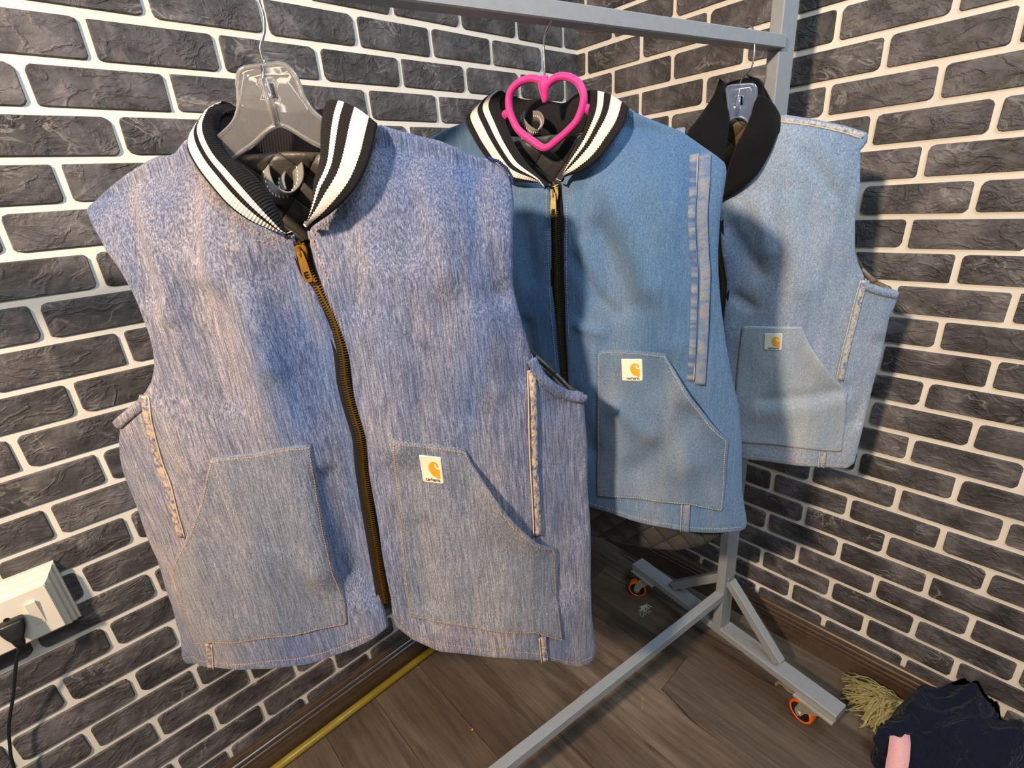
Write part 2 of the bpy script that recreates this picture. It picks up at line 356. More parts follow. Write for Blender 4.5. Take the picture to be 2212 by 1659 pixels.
# ---------------------------------------------------------------- steel garment rack
RP=np.array([-.1986,-.684,0.]); th=.1608
U=np.array([-math.cos(th),math.sin(th),0]); V=np.array([math.sin(th),math.cos(th),0]); Z=np.array([0,0,1.]); ZP=Z+.0043*U+.0035*V
rack=empty('garment_rack',tuple(RP),0,'grey painted steel clothes rack on orange-wheeled casters, carrying the three denim vests','clothes rack')
def rl(p): return np.array(p)-RP
def W3(u,v,z): return RP+U*u+V*v+Z*z
def part_beam(name,p0,p1,w,h,wd,**k):
    b=Buf(); beam(b,rl(p0),rl(p1),w,h,wd); return b.out(name,M_RACK,rack,**k)
RL=1.86
for u in (0,RL):
    p=part_beam('upright_post',RP+U*u+ZP*.117,RP+U*u+ZP*1.95,.0508,.0254,U)
    part_beam('base_bar',W3(u,-.3351,.1065),W3(u,.3363,.1065),.0508,.023,U)
    for s in (-1,1):
        part_beam('brace',W3(u,s*.012,.2900),W3(u,s*.176,.1300),.0254,.0254,U)
    for s,yaw in ((-1,.12),(1,-.62)):
        vc=s*.285; base=W3(u,vc,0); b=Buf()
        # swivel caster: plate, fork, wheel, brake pedal
        v_,f_=boxv((0,0,0),(1,1,1))
        def orient(vs,yw=0,c=base+U*.008):
            cy,sy=math.cos(yw),math.sin(yw); o=[]
            for q in vs:
                x,y=q[0]*cy-q[1]*sy,q[0]*sy+q[1]*cy
                o.append(rl(c+U*x+V*y+Z*q[2]))
            return o
        pv,pf=boxv((0,0,.0932),(.056,.096,.003)); b.add(orient(pv),pf)
        for sx in (-1,1):
            for sy in (-1,1):
                q,g=tubev([(sx*.017,sy*.037,.0945),(sx*.017,sy*.037,.0875)],.005,6); b.add(orient(q),g)
        cp=b.out('caster',M_ZINC,rack)
        b=Buf(); q,g=tubev([(0,0,.0922),(0,0,.084)],[.021,.024],16); b.add(orient(q),g)
        wy=.030; # wheel centre trails the swivel
        for sx in (-1,1):
            o_=[(-.020,.083),(.022,.083),(.034,.066),(.041,.040),(.040,.026),(.032,.020),(.024,.026),(.014,.050),(-.006,.068)]
            n=len(o_); vs=[(sx*.0175,a,z) for a,z in o_]+[(sx*.0155,a,z) for a,z in o_]
            fs=[tuple(range(n)),tuple(range(2*n-1,n-1,-1))]+[(i,(i+1)%n,n+(i+1)%n,n+i) for i in range(n)]
            b.add(orient(vs,yaw),fs)
        q,g=boxv((0,.001,.083),(.036,.042,.002)); b.add(orient(q,yaw),g)
        # brake lever reaching over the wheel
        lv=[]; 
        prf=[(.026,.078),(.050,.084),(.066,.076),(.082,.081),(.096,.076),(.102,.064),(.098,.058)]
        for a,z in prf: lv+=[(-.016,a,z),(.019,a,z),(.019,a,z-.004),(-.016,a,z-.004)]
        lf=[]
        for i in range(len(prf)-1):
            for k in range(4): lf.append((i*4+k,i*4+(k+1)%4,i*4+4+(k+1)%4,i*4+4+k))
        lf+=[(0,1,2,3),(len(prf)*4-1,len(prf)*4-2,len(prf)*4-3,len(prf)*4-4)]
        if s<0: b.add(orient(lv,yaw),lf)
        b.out('fork',M_ZINC,cp)
        # wheel: orange tyre on a dark hub
        def lathe(profile,nseg=32):
            vs=[];fs=[];n=len(profile)
            for i in range(nseg):
                a=2*math.pi*i/nseg
                for (x,r) in profile: vs.append((x,wy+.0+r*math.cos(a),.0318+r*math.sin(a)))
            for i in range(nseg):
                j=(i+1)%nseg
                for k in range(n): fs.append((i*n+k,j*n+k,j*n+(k+1)%n,i*n+(k+1)%n))
            return vs,fs
        b=Buf(); q,g=lathe([(-.011,.025),(-.0125,.0275),(-.012,.030),(-.008,.0315),(.008,.0315),(.012,.030),(.0125,.0275),(.011,.025)]); b.add(orient(q,yaw),g); b.out('tyre',M_ORANGE,cp,smooth=True)
        b=Buf(); q,g=lathe([(-.010,.004),(-.010,.010),(-.006,.012),(-.006,.022),(-.011,.0252),(.011,.0252),(.006,.022),(.006,.012),(.010,.010),(.010,.004)],24); b.add(orient(q,yaw),g); b.out('wheel_hub',M_DARKP,cp,smooth=True)
        b=Buf(); q,g=tubev([(-.0205,wy,.0318),(.0205,wy,.0318)],.0062,6); b.add(orient(q,yaw),g); b.out('axle_bolt',M_ZINC,cp)
S0=RP+U*.0254
dT=U+.01706*V-.00535*Z; dL=U-.00335*V-.0172*Z
def hbar(name,z,d,h,w):
    a=S0+Z*z; b_=a+d*(RL-.0508); part_beam(name,a,b_,w,h,np.cross(d,Z))
hbar('hanging_rail',1.58822+.0112,dT,.0224,.027)
hbar('lower_rail',.22498+.0132,dL,.0265,.0245)
b=Buf()
for (p,q) in ((W3(.0254,-.0127,.2515),W3(.0254,.0127,.2515)),(W3(-.013,-.0135,.302),W3(.013,-.0135,.302)),(W3(-.013,-.172,.1195),W3(.013,-.172,.1195)),(W3(-.02,-.0135,.1195),W3(.02,-.0135,.1195)),(W3(-.013,.0135,.302),W3(.013,.0135,.302)),(W3(-.013,.172,.1195),W3(.013,.172,.1195))):
    P=[rl(p+(q-p)*t+np.array([0,0,.0005*math.sin(t*23)])) for t in np.linspace(0,1,9)]; vv,ff=tubev(P,.0016,6); b.add(vv,ff)
b.out('weld_bead',M_WELD,rack,smooth=True,kind='stuff')

# ---------------------------------------------------------------- denim vests
TR={1:{
 'folds':[(-0.0098,0.014,[(-0.0946,0.7805),(-0.1088,0.7446),(-0.1163,0.7087),(-0.1135,0.6699)]),(0.0098,0.016,[(-0.0911,0.7433),(-0.1,0.698),(-0.0996,0.6487)]),(-0.0112,0.012,[(-0.1926,0.7282),(-0.1839,0.6828),(-0.1806,0.6348)]),(0.0084,0.012,[(-0.1761,0.7316),(-0.1623,0.6738),(-0.1649,0.6124)]),(0.013999999999999999,0.035,[(-0.089,0.668),(-0.0556,0.5587),(-0.0382,0.4401),(-0.065,0.2597)]),(-0.013999999999999999,0.028,[(-0.0345,0.6435),(-0.018,0.532),(-0.0075,0.4032),(-0.0251,0.2135)]),(-0.0098,0.02,[(0.1176,0.7722),(0.1214,0.7188),(0.1178,0.6617)]),(0.0084,0.02,[(0.1393,0.7578),(0.1483,0.6982),(0.1497,0.6286)]),(-0.0084,0.02,[(0.1811,0.7237),(0.1962,0.6753),(0.2107,0.6025)]),(0.006999999999999999,0.02,[(0.2057,0.7219),(0.2209,0.6636)]),(0.0112,0.03,[(0.0824,0.634),(0.075,0.5236),(0.0657,0.4298)]),(-0.0084,0.03,[(0.2806,0.4419),(0.2855,0.2996),(0.2738,0.1333)]),(0.0084,0.03,[(-0.2136,0.4894),(-0.195,0.4223)]),(-0.0084,0.014,[(0.0441,0.7013),(0.0504,0.657),(0.0458,0.6054)]),(0.0084,0.018,[(-0.06,0.6248),(-0.0583,0.5474)]),(-0.0084,0.02,[(-0.1256,0.6303),(-0.1241,0.5647),(-0.1246,0.5057)]),(0.006999999999999999,0.022,[(0.1863,0.5716),(0.1892,0.4826)]),(-0.0084,0.016,[(0.2133,0.6022),(0.2255,0.5454),(0.2336,0.4971)]),(-0.0098,0.014,[(-0.0296,0.3916),(-0.0289,0.3109),(-0.0284,0.2308)]),(-0.0056,0.02,[(0.0706,0.2999),(0.0731,0.1757)])],
 'panelL':[(-9.0,-38.0,685.1),(-15.1,-37.7,687.5),(-30.8,-36.8,693.9),(-52.5,-34.9,705.5),(-72.7,-29.5,722.4),(-92.0,-18.1,745.7),(-114.7,8.2,767.5),(-120.0,12.0,785.4),(-117.8,12.0,795.3),(-124.2,12.0,791.2),(-131.7,12.0,785.2),(-138.7,12.0,779.2),(-156.5,12.0,779.1),(-168.5,12.0,775.2),(-194.8,12.0,764.3),(-216.9,12.0,753.0),(-237.7,12.0,740.3),(-249.6,12.0,733.8),(-252.7,9.8,729.6),(-242.6,-1.9,713.9),(-231.6,-11.7,696.7),(-226.9,-16.5,684.7),(-215.3,-23.4,665.3),(-207.7,-28.2,643.2),(-203.8,-30.6,625.9),(-201.4,-32.8,604.6),(-200.4,-33.7,592.0),(-201.5,-34.4,573.2),(-207.4,-34.3,553.0),(-218.7,-33.8,532.0),(-231.7,-32.4,519.3),(-229.3,-35.8,506.4),(-234.0,-35.5,478.4),(-245.9,-29.4,423.3),(-242.7,-30.5,397.9),(-246.8,-29.9,352.9),(-252.1,-29.1,306.3),(-259.2,-27.9,246.9),(-267.8,-26.1,176.6),(-280.0,-22.5,98.1),(-296.3,-16.0,40.0),(-210.7,-44.8,59.0),(-188.8,-49.2,59.6),(-119.6,-57.0,73.5),(-60.8,-58.6,94.1),(-16.9,-58.3,113.3),(7.3,-57.8,131.8),(6.9,-57.6,138.0),(6.1,-56.2,172.3),(5.7,-54.5,187.4),(3.8,-49.2,241.9),(5.0,-47.0,287.0),(6.0,-44.9,329.9),(10.5,-43.3,389.4),(15.0,-45.3,438.9),(15.1,-44.7,476.0),(12.8,-43.7,500.5),(16.2,-44.2,536.3),(17.3,-44.4,555.3),(14.9,-43.6,578.9),(10.0,-42.4,597.6),(6.4,-41.4,614.3),(2.8,-40.3,628.3),(-3.8,-38.2,643.4),(-6.7,-37.4,656.7),(-7.6,-38.2,671.3)],
 'panelR':[(6.3,-37.5,689.2),(14.3,-36.2,695.7),(31.5,-30.7,705.2),(49.9,-27.7,717.8),(66.4,-20.9,734.2),(78.3,-5.2,756.6),(83.9,12.0,776.9),(91.6,12.0,794.3),(103.4,12.0,790.0),(129.1,12.0,781.4),(157.1,12.0,773.4),(175.4,12.0,765.1),(192.3,12.0,755.2),(213.5,12.0,749.8),(230.5,12.0,738.9),(235.4,7.8,724.6),(236.2,-4.7,700.1),(231.1,-17.2,668.9),(227.9,-15.2,607.4),(231.2,-17.2,585.0),(236.7,-17.7,556.3),(244.5,-16.9,521.8),(242.1,-15.4,499.7),(239.6,-21.2,475.9),(235.6,-24.9,382.4),(233.9,-27.3,277.8),(232.1,-28.9,198.8),(231.6,-31.1,101.3),(231.9,-32.2,-0.2),(170.5,-48.4,37.5),(105.9,-56.5,65.2),(74.3,-58.1,75.9),(35.8,-58.3,103.8),(17.4,-57.8,131.4),(15.9,-57.2,152.1),(17.5,-56.5,172.0),(16.8,-55.0,196.5),(17.6,-51.6,273.7),(19.8,-48.9,339.9),(20.7,-46.7,391.6),(25.7,-49.0,438.5),(23.8,-47.7,463.9),(22.0,-46.4,494.7),(23.8,-46.3,518.7),(25.5,-46.0,547.6),(23.2,-45.1,570.2),(19.6,-44.1,588.0),(15.8,-43.1,604.3),(13.0,-42.3,619.2),(9.7,-41.2,637.0),(7.2,-40.3,650.4),(6.2,-39.4,667.9),(6.5,-38.3,682.5)],
 'sideL':[(-232.3,-32.4,518.7),(-289.5,-14.0,480.5),(-293.9,-12.3,476.2),(-295.0,-12.1,464.3),(-308.2,-6.9,444.5),(-316.3,-3.5,427.4),(-323.7,-0.1,403.9),(-325.2,0.5,388.3),(-327.6,1.5,342.3),(-331.8,3.5,300.5),(-334.6,4.9,240.8),(-345.8,11.3,178.7),(-352.6,12.7,127.6),(-357.3,13.2,77.6),(-373.9,15.2,24.9),(-366.8,14.4,12.6),(-338.7,6.8,16.8),(-294.7,-16.7,39.1),(-277.9,-23.3,98.8),(-265.9,-26.7,177.0),(-257.5,-28.4,247.2),(-250.5,-29.6,306.5),(-245.3,-30.3,353.0),(-241.2,-31.0,398.0),(-244.4,-29.9,423.5),(-232.2,-36.3,478.7),(-227.8,-36.4,506.5)],
 'sideR':[(244.5,-16.9,521.8),(255.6,-15.8,496.7),(275.5,-7.5,473.3),(293.8,2.6,458.2),(316.5,10.4,449.7),(315.0,10.0,439.6),(316.5,10.6,406.5),(319.3,11.9,367.6),(318.2,11.8,297.9),(322.1,12.6,217.7),(320.7,11.3,133.2),(320.9,10.7,40.8),(328.4,12.6,-37.7),(324.0,12.1,-62.8),(312.8,5.6,-66.2),(292.2,-6.1,-56.4),(257.4,-22.6,-17.8),(229.9,-32.9,0.9),(230.1,-31.6,102.0),(230.7,-29.5,199.5),(232.6,-27.8,278.3),(234.3,-25.3,382.8),(238.4,-21.5,476.2),(240.9,-15.3,499.8)],
 'bindL':[(-232.6,-32.3,518.7),(-240.9,-30.7,509.0),(-263.0,-23.1,496.4),(-289.8,-13.9,479.9)],
 'bindR':[(244.4,-16.8,519.9),(255.5,-15.8,495.5),(275.5,-7.3,472.3),(293.8,2.8,457.2),(316.5,10.4,447.9)],
 'pocketL':[(-167.5,-47.0,429.7),(-110.2,-48.3,434.0),(-58.2,-58.8,444.5),(-35.8,-56.9,443.8),(-35.9,-57.3,437.7),(-40.7,-55.3,378.9),(-43.0,-55.7,311.1),(-45.5,-51.1,233.3),(-45.4,-55.0,177.3),(-49.1,-57.2,148.7),(-91.1,-56.5,144.7),(-133.7,-54.4,133.2),(-192.2,-47.1,125.1),(-272.6,-25.3,106.3),(-312.1,-7.9,89.2),(-314.3,-6.6,124.2),(-305.3,-10.5,183.4),(-296.8,-13.8,241.8),(-272.8,-22.9,273.0),(-236.9,-33.2,315.1),(-203.6,-39.8,363.4)],
 'pocketR':[(63.6,-59.8,441.8),(104.6,-49.3,426.9),(149.5,-43.3,411.1),(158.2,-42.7,387.2),(180.3,-40.0,343.1),(206.3,-35.4,290.9),(235.0,-27.3,243.5),(262.7,-12.1,211.8),(264.2,-11.2,202.6),(262.1,-13.8,119.9),(266.3,-18.7,32.3),(224.8,-34.2,69.5),(143.2,-51.4,108.3),(106.1,-54.9,125.5),(48.2,-56.8,147.7),(39.3,-57.0,151.2),(44.0,-53.6,245.2),(52.7,-51.4,350.5),(58.0,-55.2,405.5)],
 'diagL':[(-166.2,-47.0,428.2),(-203.6,-39.8,363.4),(-236.9,-33.2,315.1),(-272.8,-22.9,273.0),(-294.2,-14.9,245.9)],
 'diagR':[(149.4,-43.3,409.8),(158.2,-42.7,387.2),(180.3,-40.0,343.1),(206.3,-35.4,290.9),(235.0,-27.3,243.5),(260.9,-13.3,213.9)],
 'label':[(92.5,-52.3,415.1),(118.5,-47.0,406.1),(117.7,-47.8,365.7),(91.7,-49.6,373.8)],
 'seamL':[(-230.6,-33.4,515.9),(-230.7,-36.1,501.7),(-236.9,-33.9,472.8),(-245.9,-29.4,423.3),(-245.9,-29.6,389.8),(-250.8,-28.9,342.1),(-254.7,-28.4,303.6)],
 'seamLb':[(-282.7,-21.4,98.2),(-301.1,-13.7,37.7)],
 'seamR':[(244.5,-15.7,499.6),(242.6,-20.4,475.4),(238.8,-23.6,381.4),(237.3,-26.0,276.5),(235.7,-26.9,249.0)],
 'seamRb':[(233.5,-31.6,54.9),(234.5,-31.3,-0.6)],
 'zip':[(-1.9,-38.4,680.7),(-1.0,-38.8,668.4),(1.3,-39.3,650.7),(8.2,-41.3,629.9),(12.4,-42.4,614.0),(18.8,-43.8,592.3),(21.5,-45.2,553.5),(17.8,-44.9,515.7),(18.8,-45.9,479.3),(22.5,-47.9,441.5),(16.5,-45.3,390.1),(14.2,-47.5,334.3),(13.1,-49.6,290.6),(11.3,-52.2,229.0),(10.5,-55.7,181.6)],
 'st_hemL':[(-370.3,14.8,28.2),(-289.5,-19.0,55.2),(-206.1,-45.4,75.0),(-138.9,-55.2,85.9),(-79.2,-58.0,102.4),(-42.4,-58.2,115.6),(-18.5,-58.0,123.4)],
 'st_hemR':[(17.9,-57.2,151.5),(32.1,-57.9,120.5),(58.3,-57.9,102.3),(111.2,-55.6,81.3),(172.6,-47.8,55.2),(230.0,-32.8,18.5),(293.5,-5.4,-40.8),(320.5,10.4,-50.6)],
 'st_neckL':[(-16.4,-37.7,679.8),(-34.9,-37.5,686.6),(-54.5,-37.1,698.1),(-76.4,-32.2,716.6),(-95.3,-20.5,740.3),(-117.7,4.5,762.8)],
 'st_neckR':[(12.7,-38.0,683.4),(18.2,-36.9,689.7),(33.4,-31.0,698.4),(54.0,-28.1,712.5),(72.0,-21.6,731.0),(84.7,-4.8,755.0),(92.5,12.0,779.1)],
 'st_panR':[(13.0,-38.5,679.5),(15.7,-40.1,661.7),(21.8,-42.2,634.1)],
 'st_panL':[(-45.1,-38.6,684.0),(-27.3,-37.0,677.6)],
 'collarL_out':[(-6.3,-52.0,685.0),(-9.4,-52.0,688.1),(-23.2,-55.0,694.5),(-42.4,-57.0,705.7),(-60.2,-55.0,721.9),(-77.2,-47.0,744.0),(-91.4,-36.0,763.4),(-101.8,-22.0,781.2),(-105.0,-4.0,794.6),(-100.2,12.0,806.8),(-93.2,30.0,820.0)],
 'collarL_in':[(-7.8,-50.0,684.0),(-9.8,-52.0,696.5),(-11.0,-52.0,703.8),(-16.2,-50.0,722.8),(-28.5,-42.0,743.9),(-43.4,-32.0,758.4),(-60.0,-20.0,770.5),(-72.5,-6.0,786.4),(-80.8,12.0,804.6),(-81.3,30.0,820.6),(-72.3,50.0,828.5)],
 'collarR_out':[(13.3,-52.0,691.5),(20.1,-53.0,696.2),(39.3,-56.0,705.5),(57.4,-55.0,717.4),(72.9,-48.0,733.1),(84.7,-35.0,754.3),(90.3,-20.0,773.4),(93.8,0.0,792.7)],
 'collarR_in':[(17.6,-52.0,695.4),(20.0,-52.0,704.9),(24.4,-52.0,721.4),(28.3,-50.0,738.1),(33.1,-46.0,749.2),(36.3,-36.0,762.7),(36.7,-18.0,788.7),(38.3,-2.0,808.5),(41.2,12.0,821.8)],
 'cback_top':[(-98.2,35.0,812.3),(-85.9,40.0,822.3),(-77.3,55.0,828.6),(-64.0,60.0,827.1),(-39.5,60.0,822.1),(-22.3,60.0,819.5),(2.1,58.0,818.6),(28.8,50.0,818.1),(62.4,20.0,799.6)],
 'cback_bot':[(-73.1,0.0,775.6),(-76.7,20.0,770.2),(-73.6,40.0,767.8),(-63.6,55.0,769.0),(-49.1,60.0,768.8),(-27.4,60.0,765.7),(-4.2,55.0,761.8),(23.3,30.0,750.5),(39.5,0.0,734.7)],
 'hplate':[(-44.2,0.0,836.5),(-41.5,0.0,845.5),(-38.7,0.0,849.4),(-33.1,0.0,852.4),(-14.3,0.0,853.3),(3.8,0.0,853.8),(10.1,0.0,851.7),(15.6,0.0,845.4),(18.8,0.0,835.5),(20.8,0.0,823.1),(25.7,0.0,812.2),(33.5,0.0,803.0),(53.0,0.0,788.7),(82.8,0.0,773.1),(131.0,0.0,754.4),(180.7,0.0,736.6),(185.1,0.0,728.1),(128.7,0.0,738.9),(79.0,0.0,751.9),(48.2,0.0,764.9),(28.0,0.0,775.3),(15.3,0.0,782.7),(3.0,0.0,792.1),(-6.4,0.0,797.5),(-13.8,0.0,797.7),(-25.4,0.0,793.3),(-42.7,0.0,782.2),(-59.4,0.0,774.2),(-93.5,0.0,757.6),(-140.3,0.0,738.1),(-186.0,0.0,724.4),(-185.5,0.0,731.7),(-139.9,0.0,754.8),(-97.0,0.0,779.6),(-76.2,0.0,791.7),(-59.0,0.0,802.5),(-51.2,0.0,812.2),(-46.9,0.0,821.3)],
 'hhole':[(-18.1,0.0,838.8),(-6.6,0.0,837.5),(-6.0,0.0,823.9),(-18.4,0.0,824.2)],
 'hstem':[(-14.4,0.0,852.9),(-15.1,0.0,840.9),(-13.1,0.0,798.6)],
 'hwire':[(-18.3,0.0,839.8),(-11.9,0.0,853.5),(-12.4,0.0,858.9),(-12.7,0.0,867.0),(-10.9,0.0,872.1),(-5.1,0.0,881.6),(-2.6,0.0,891.3),(-2.3,0.0,897.8),(-3.3,0.0,904.7),(-3.3,0.0,915.3),(-2.0,0.0,925.3)],
 'loopA':[(-41.3,34.0,768.1),(-45.9,26.0,764.1),(-43.7,12.0,749.7),(-36.3,0.0,734.4),(-25.2,-6.0,727.7),(-12.6,-6.0,728.7),(-4.4,2.0,738.9),(-5.9,16.0,752.0),(-12.0,32.0,764.0)],
 'loopB':[(-27.0,36.0,766.3),(-30.5,30.0,755.3),(-33.1,22.0,742.8),(-30.2,14.0,731.1)],
 'backArmR':[(246.5,20.0,522.8),(248.4,22.0,511.0),(260.0,25.0,498.7),(280.5,28.0,478.4),(298.2,30.0,458.4),(315.0,30.0,447.7),(318.5,30.0,427.4)],
 'frayA':[(210.9,12.0,751.0),(221.7,12.0,746.9),(230.7,12.0,738.9),(235.5,12.0,730.7),(236.8,6.8,722.5)],
 'frayB':[(-249.1,11.7,733.3),(-240.8,12.0,739.1),(-227.3,12.0,747.4),(-216.1,12.0,752.4)],
},
2:{
 'folds':[(-0.0105,0.016,[(0.0737,0.6529),(0.1007,0.601),(0.1215,0.5479)]),(0.0105,0.02,[(0.0938,0.7007),(0.1265,0.6388),(0.1473,0.5752)]),(0.012,0.03,[(0.1558,0.6967),(0.1783,0.5884),(0.1825,0.496)]),(-0.0075,0.012,[(-0.0454,0.5114),(-0.0335,0.4319)]),(-0.006,0.01,[(0.0378,0.6146),(0.0728,0.5602),(0.101,0.5332)]),(0.006,0.008,[(0.0426,0.5161),(0.0796,0.5035)]),(-0.0075,0.02,[(0.0315,0.3893),(0.0583,0.3073)]),(0.0105,0.035,[(0.1666,0.3915),(0.2121,0.303)]),(-0.0075,0.02,[(0.2143,0.383),(0.183,0.3303),(0.1409,0.2796)]),(0.0075,0.02,[(0.1093,0.3834),(0.1539,0.3497)]),(-0.006,0.014,[(-0.0424,0.6702),(-0.0323,0.5868)])],
 'panelR':[(17.1,-32.8,724.0),(24.8,-31.3,728.9),(44.4,-28.7,733.9),(67.7,-21.7,747.3),(84.9,-6.1,770.1),(94.6,12.0,789.4),(101.5,12.0,809.6),(115.8,12.0,799.4),(139.4,12.0,788.2),(173.7,12.0,771.8),(196.6,8.7,754.8),(219.7,2.8,738.1),(232.0,0.5,727.6),(234.4,-3.3,716.1),(233.0,-10.5,689.6),(231.9,-15.0,662.6),(232.7,-18.3,620.0),(236.3,-18.8,584.6),(241.9,-17.9,547.8),(251.5,-15.4,496.3),(264.4,-10.9,442.0),(277.4,-5.7,391.7),(286.6,-1.6,335.0),(295.5,2.8,241.8),(306.1,8.9,188.6),(308.4,10.3,174.4),(303.7,7.4,163.0),(277.2,-7.4,161.5),(214.8,-32.8,164.9),(148.7,-47.5,175.1),(91.8,-53.0,183.8),(57.9,-54.3,188.2),(31.4,-54.5,195.1),(29.4,-52.5,272.2),(24.8,-46.5,357.2),(23.0,-48.3,430.1),(21.3,-46.8,489.7),(18.8,-44.4,573.9),(19.2,-39.2,675.9),(17.4,-35.0,711.7)],
 'panelL':[(2.9,-34.8,716.7),(1.7,-34.2,720.2),(-9.4,-33.6,723.5),(-35.6,-31.6,726.7),(-68.9,-28.0,731.4),(-95.1,-18.3,748.8),(-131.5,9.2,776.6),(-147.1,12.0,798.4),(-158.2,12.0,824.4),(-194.4,12.0,818.8),(-230.3,12.0,810.3),(-257.7,12.0,791.9),(-257.7,8.4,736.9),(-217.6,-22.4,645.6),(-193.4,-31.9,568.0),(-218.9,-27.5,516.4),(-245.3,-21.1,441.6),(-271.7,-12.2,348.4),(-291.0,-4.0,224.4),(-291.8,-4.1,155.2),(-168.0,-45.7,174.4),(-80.7,-54.0,179.7),(19.1,-54.7,190.1),(17.5,-52.6,269.9),(16.5,-48.6,357.0),(14.9,-48.4,429.2),(13.4,-46.9,489.1),(8.4,-45.7,530.6),(5.1,-44.4,573.7),(4.4,-39.4,676.6)],
 'pocketR':[(74.5,-46.3,473.9),(79.9,-46.0,479.0),(140.3,-42.7,481.7),(175.6,-44.9,480.9),(186.9,-37.3,460.2),(212.7,-29.7,419.1),(250.3,-17.8,364.4),(270.2,-9.7,337.8),(269.6,-10.7,306.2),(271.1,-9.8,254.3),(271.2,-10.1,209.7),(224.2,-28.9,219.6),(147.3,-46.5,225.1),(74.3,-53.0,217.5),(72.6,-46.5,313.3),(74.0,-48.2,406.3)],
 'diagR':[(176.3,-44.5,479.4),(212.7,-29.7,419.1),(250.3,-17.8,364.4),(269.5,-10.0,338.6)],
 'label':[(111.9,-44.5,467.5),(143.4,-42.4,470.2),(145.2,-43.4,435.6),(114.0,-45.5,432.6)],
 'seamR':[(198.0,0.3,742.3),(200.8,-15.7,704.2),(202.1,-24.1,664.6),(207.8,-28.5,611.4),(211.1,-29.1,586.8),(214.4,-30.8,498.3),(215.3,-28.3,436.6)],
 'seamRw':[(205.1,-0.3,738.3),(207.4,-13.9,703.7),(208.2,-21.9,664.2),(214.4,-25.5,610.9),(217.9,-25.9,586.3),(220.9,-27.5,497.8),(222.3,-26.4,423.5)],
 'seamRwb':[(216.6,-31.3,221.0),(217.5,-31.9,166.4)],
 'zip':[(10.6,-34.2,718.3),(11.3,-37.6,693.4),(12.2,-41.6,641.9),(12.0,-44.4,573.8),(12.7,-45.7,530.8),(15.5,-47.1,478.6),(18.6,-48.4,429.6),(20.3,-47.7,357.2),(22.6,-52.6,270.9),(23.8,-54.3,205.8)],
 'st_hemR':[(31.6,-54.3,201.9),(91.7,-52.8,194.2),(148.6,-47.2,186.8),(214.2,-32.8,176.4),(276.0,-8.0,172.7),(301.4,6.1,173.6)],
 'st_neckR':[(27.0,-33.4,718.4),(32.2,-31.9,724.0),(50.7,-29.3,729.8),(73.5,-22.6,743.3),(91.8,-7.4,766.3),(101.7,12.0,789.1),(107.9,12.0,801.3)],
 'st_neckL':[(-5.5,-34.9,717.0),(-35.4,-32.9,721.0),(-66.9,-29.8,725.1)],
 'st_panL':[(-4.0,-35.5,713.2),(-2.3,-41.0,655.5),(-2.6,-44.4,573.6),(2.3,-46.9,488.4),(6.8,-48.5,428.4)],
 'st_panR':[(28.5,-34.1,714.0),(26.9,-40.7,654.5),(26.3,-44.3,574.0),(29.1,-46.8,490.2)],
 'collarL_out':[(10.2,-48.0,716.2),(-4.4,-50.0,722.2),(-54.8,-55.0,730.6),(-77.6,-50.0,747.2),(-101.8,-42.0,772.1),(-122.0,-30.0,793.5),(-147.8,-5.0,821.9),(-142.2,10.0,836.3),(-127.7,25.0,848.6)],
 'collarL_in':[(8.7,-48.0,714.5),(1.7,-50.0,721.7),(-4.8,-50.0,728.9),(-33.8,-42.0,756.3),(-59.3,-26.0,786.9),(-78.1,-8.0,813.1),(-94.7,10.0,835.3),(-102.6,25.0,850.2),(-98.4,40.0,859.5)],
 'collarR_out':[(23.8,-48.0,722.5),(32.1,-50.0,728.4),(53.2,-53.0,733.1),(77.6,-52.0,745.8),(95.5,-42.0,767.2),(105.0,-26.0,785.4),(105.9,0.0,807.8)],
 'collarR_in':[(24.6,-48.0,723.6),(29.8,-50.0,731.5),(36.0,-45.0,749.8),(45.0,-34.0,771.1),(50.5,-20.0,792.4),(49.6,-2.0,815.1),(40.4,20.0,840.1)],
 'cback_top':[(-127.7,30.0,844.0),(-114.1,35.0,857.3),(-108.3,45.0,861.5),(-91.8,55.0,854.9),(-75.1,60.0,848.5),(-51.2,60.0,845.6),(-32.2,60.0,840.5),(-14.0,60.0,834.9),(-1.8,55.0,835.8),(18.9,45.0,841.8),(45.9,30.0,839.4),(78.8,10.0,818.9)],
 'cback_bot':[(-80.1,0.0,799.4),(-86.7,20.0,797.4),(-89.1,35.0,797.3),(-83.1,45.0,796.5),(-71.5,55.0,795.1),(-54.2,60.0,793.1),(-33.4,60.0,791.2),(-18.0,55.0,789.8),(-2.5,50.0,789.1),(30.7,30.0,788.0),(48.3,10.0,776.4),(58.4,0.0,768.9)],
 'heart':[(-13.8,0.0,850.1),(-18.5,0.0,856.5),(-29.7,0.0,861.6),(-42.9,0.0,862.5),(-58.1,0.0,859.0),(-70.4,0.0,848.4),(-73.3,0.0,832.5),(-68.5,0.0,814.8),(-58.9,0.0,798.8),(-38.4,0.0,782.8),(-17.9,0.0,770.8),(4.6,0.0,780.7),(27.9,0.0,795.9),(36.5,0.0,806.5),(43.0,0.0,822.8),(41.9,0.0,836.3),(34.1,0.0,848.6),(19.4,0.0,856.3),(5.7,0.0,857.9),(-5.0,0.0,854.5),(-10.9,0.0,849.7)],
 'hstem':[(-14.6,0.0,862.1),(-14.6,0.0,847.9),(-14.9,0.0,829.4)],
 'harm':[(-74.8,0.0,824.8),(-106.7,0.0,817.0),(-150.3,0.0,804.1),(-206.6,0.0,786.4),(-216.4,0.0,783.9)],
 'harmR':[(41.5,0.0,816.2),(68.7,0.0,805.3),(120.1,0.0,781.6),(163.5,0.0,756.8),(175.6,0.0,750.0)],
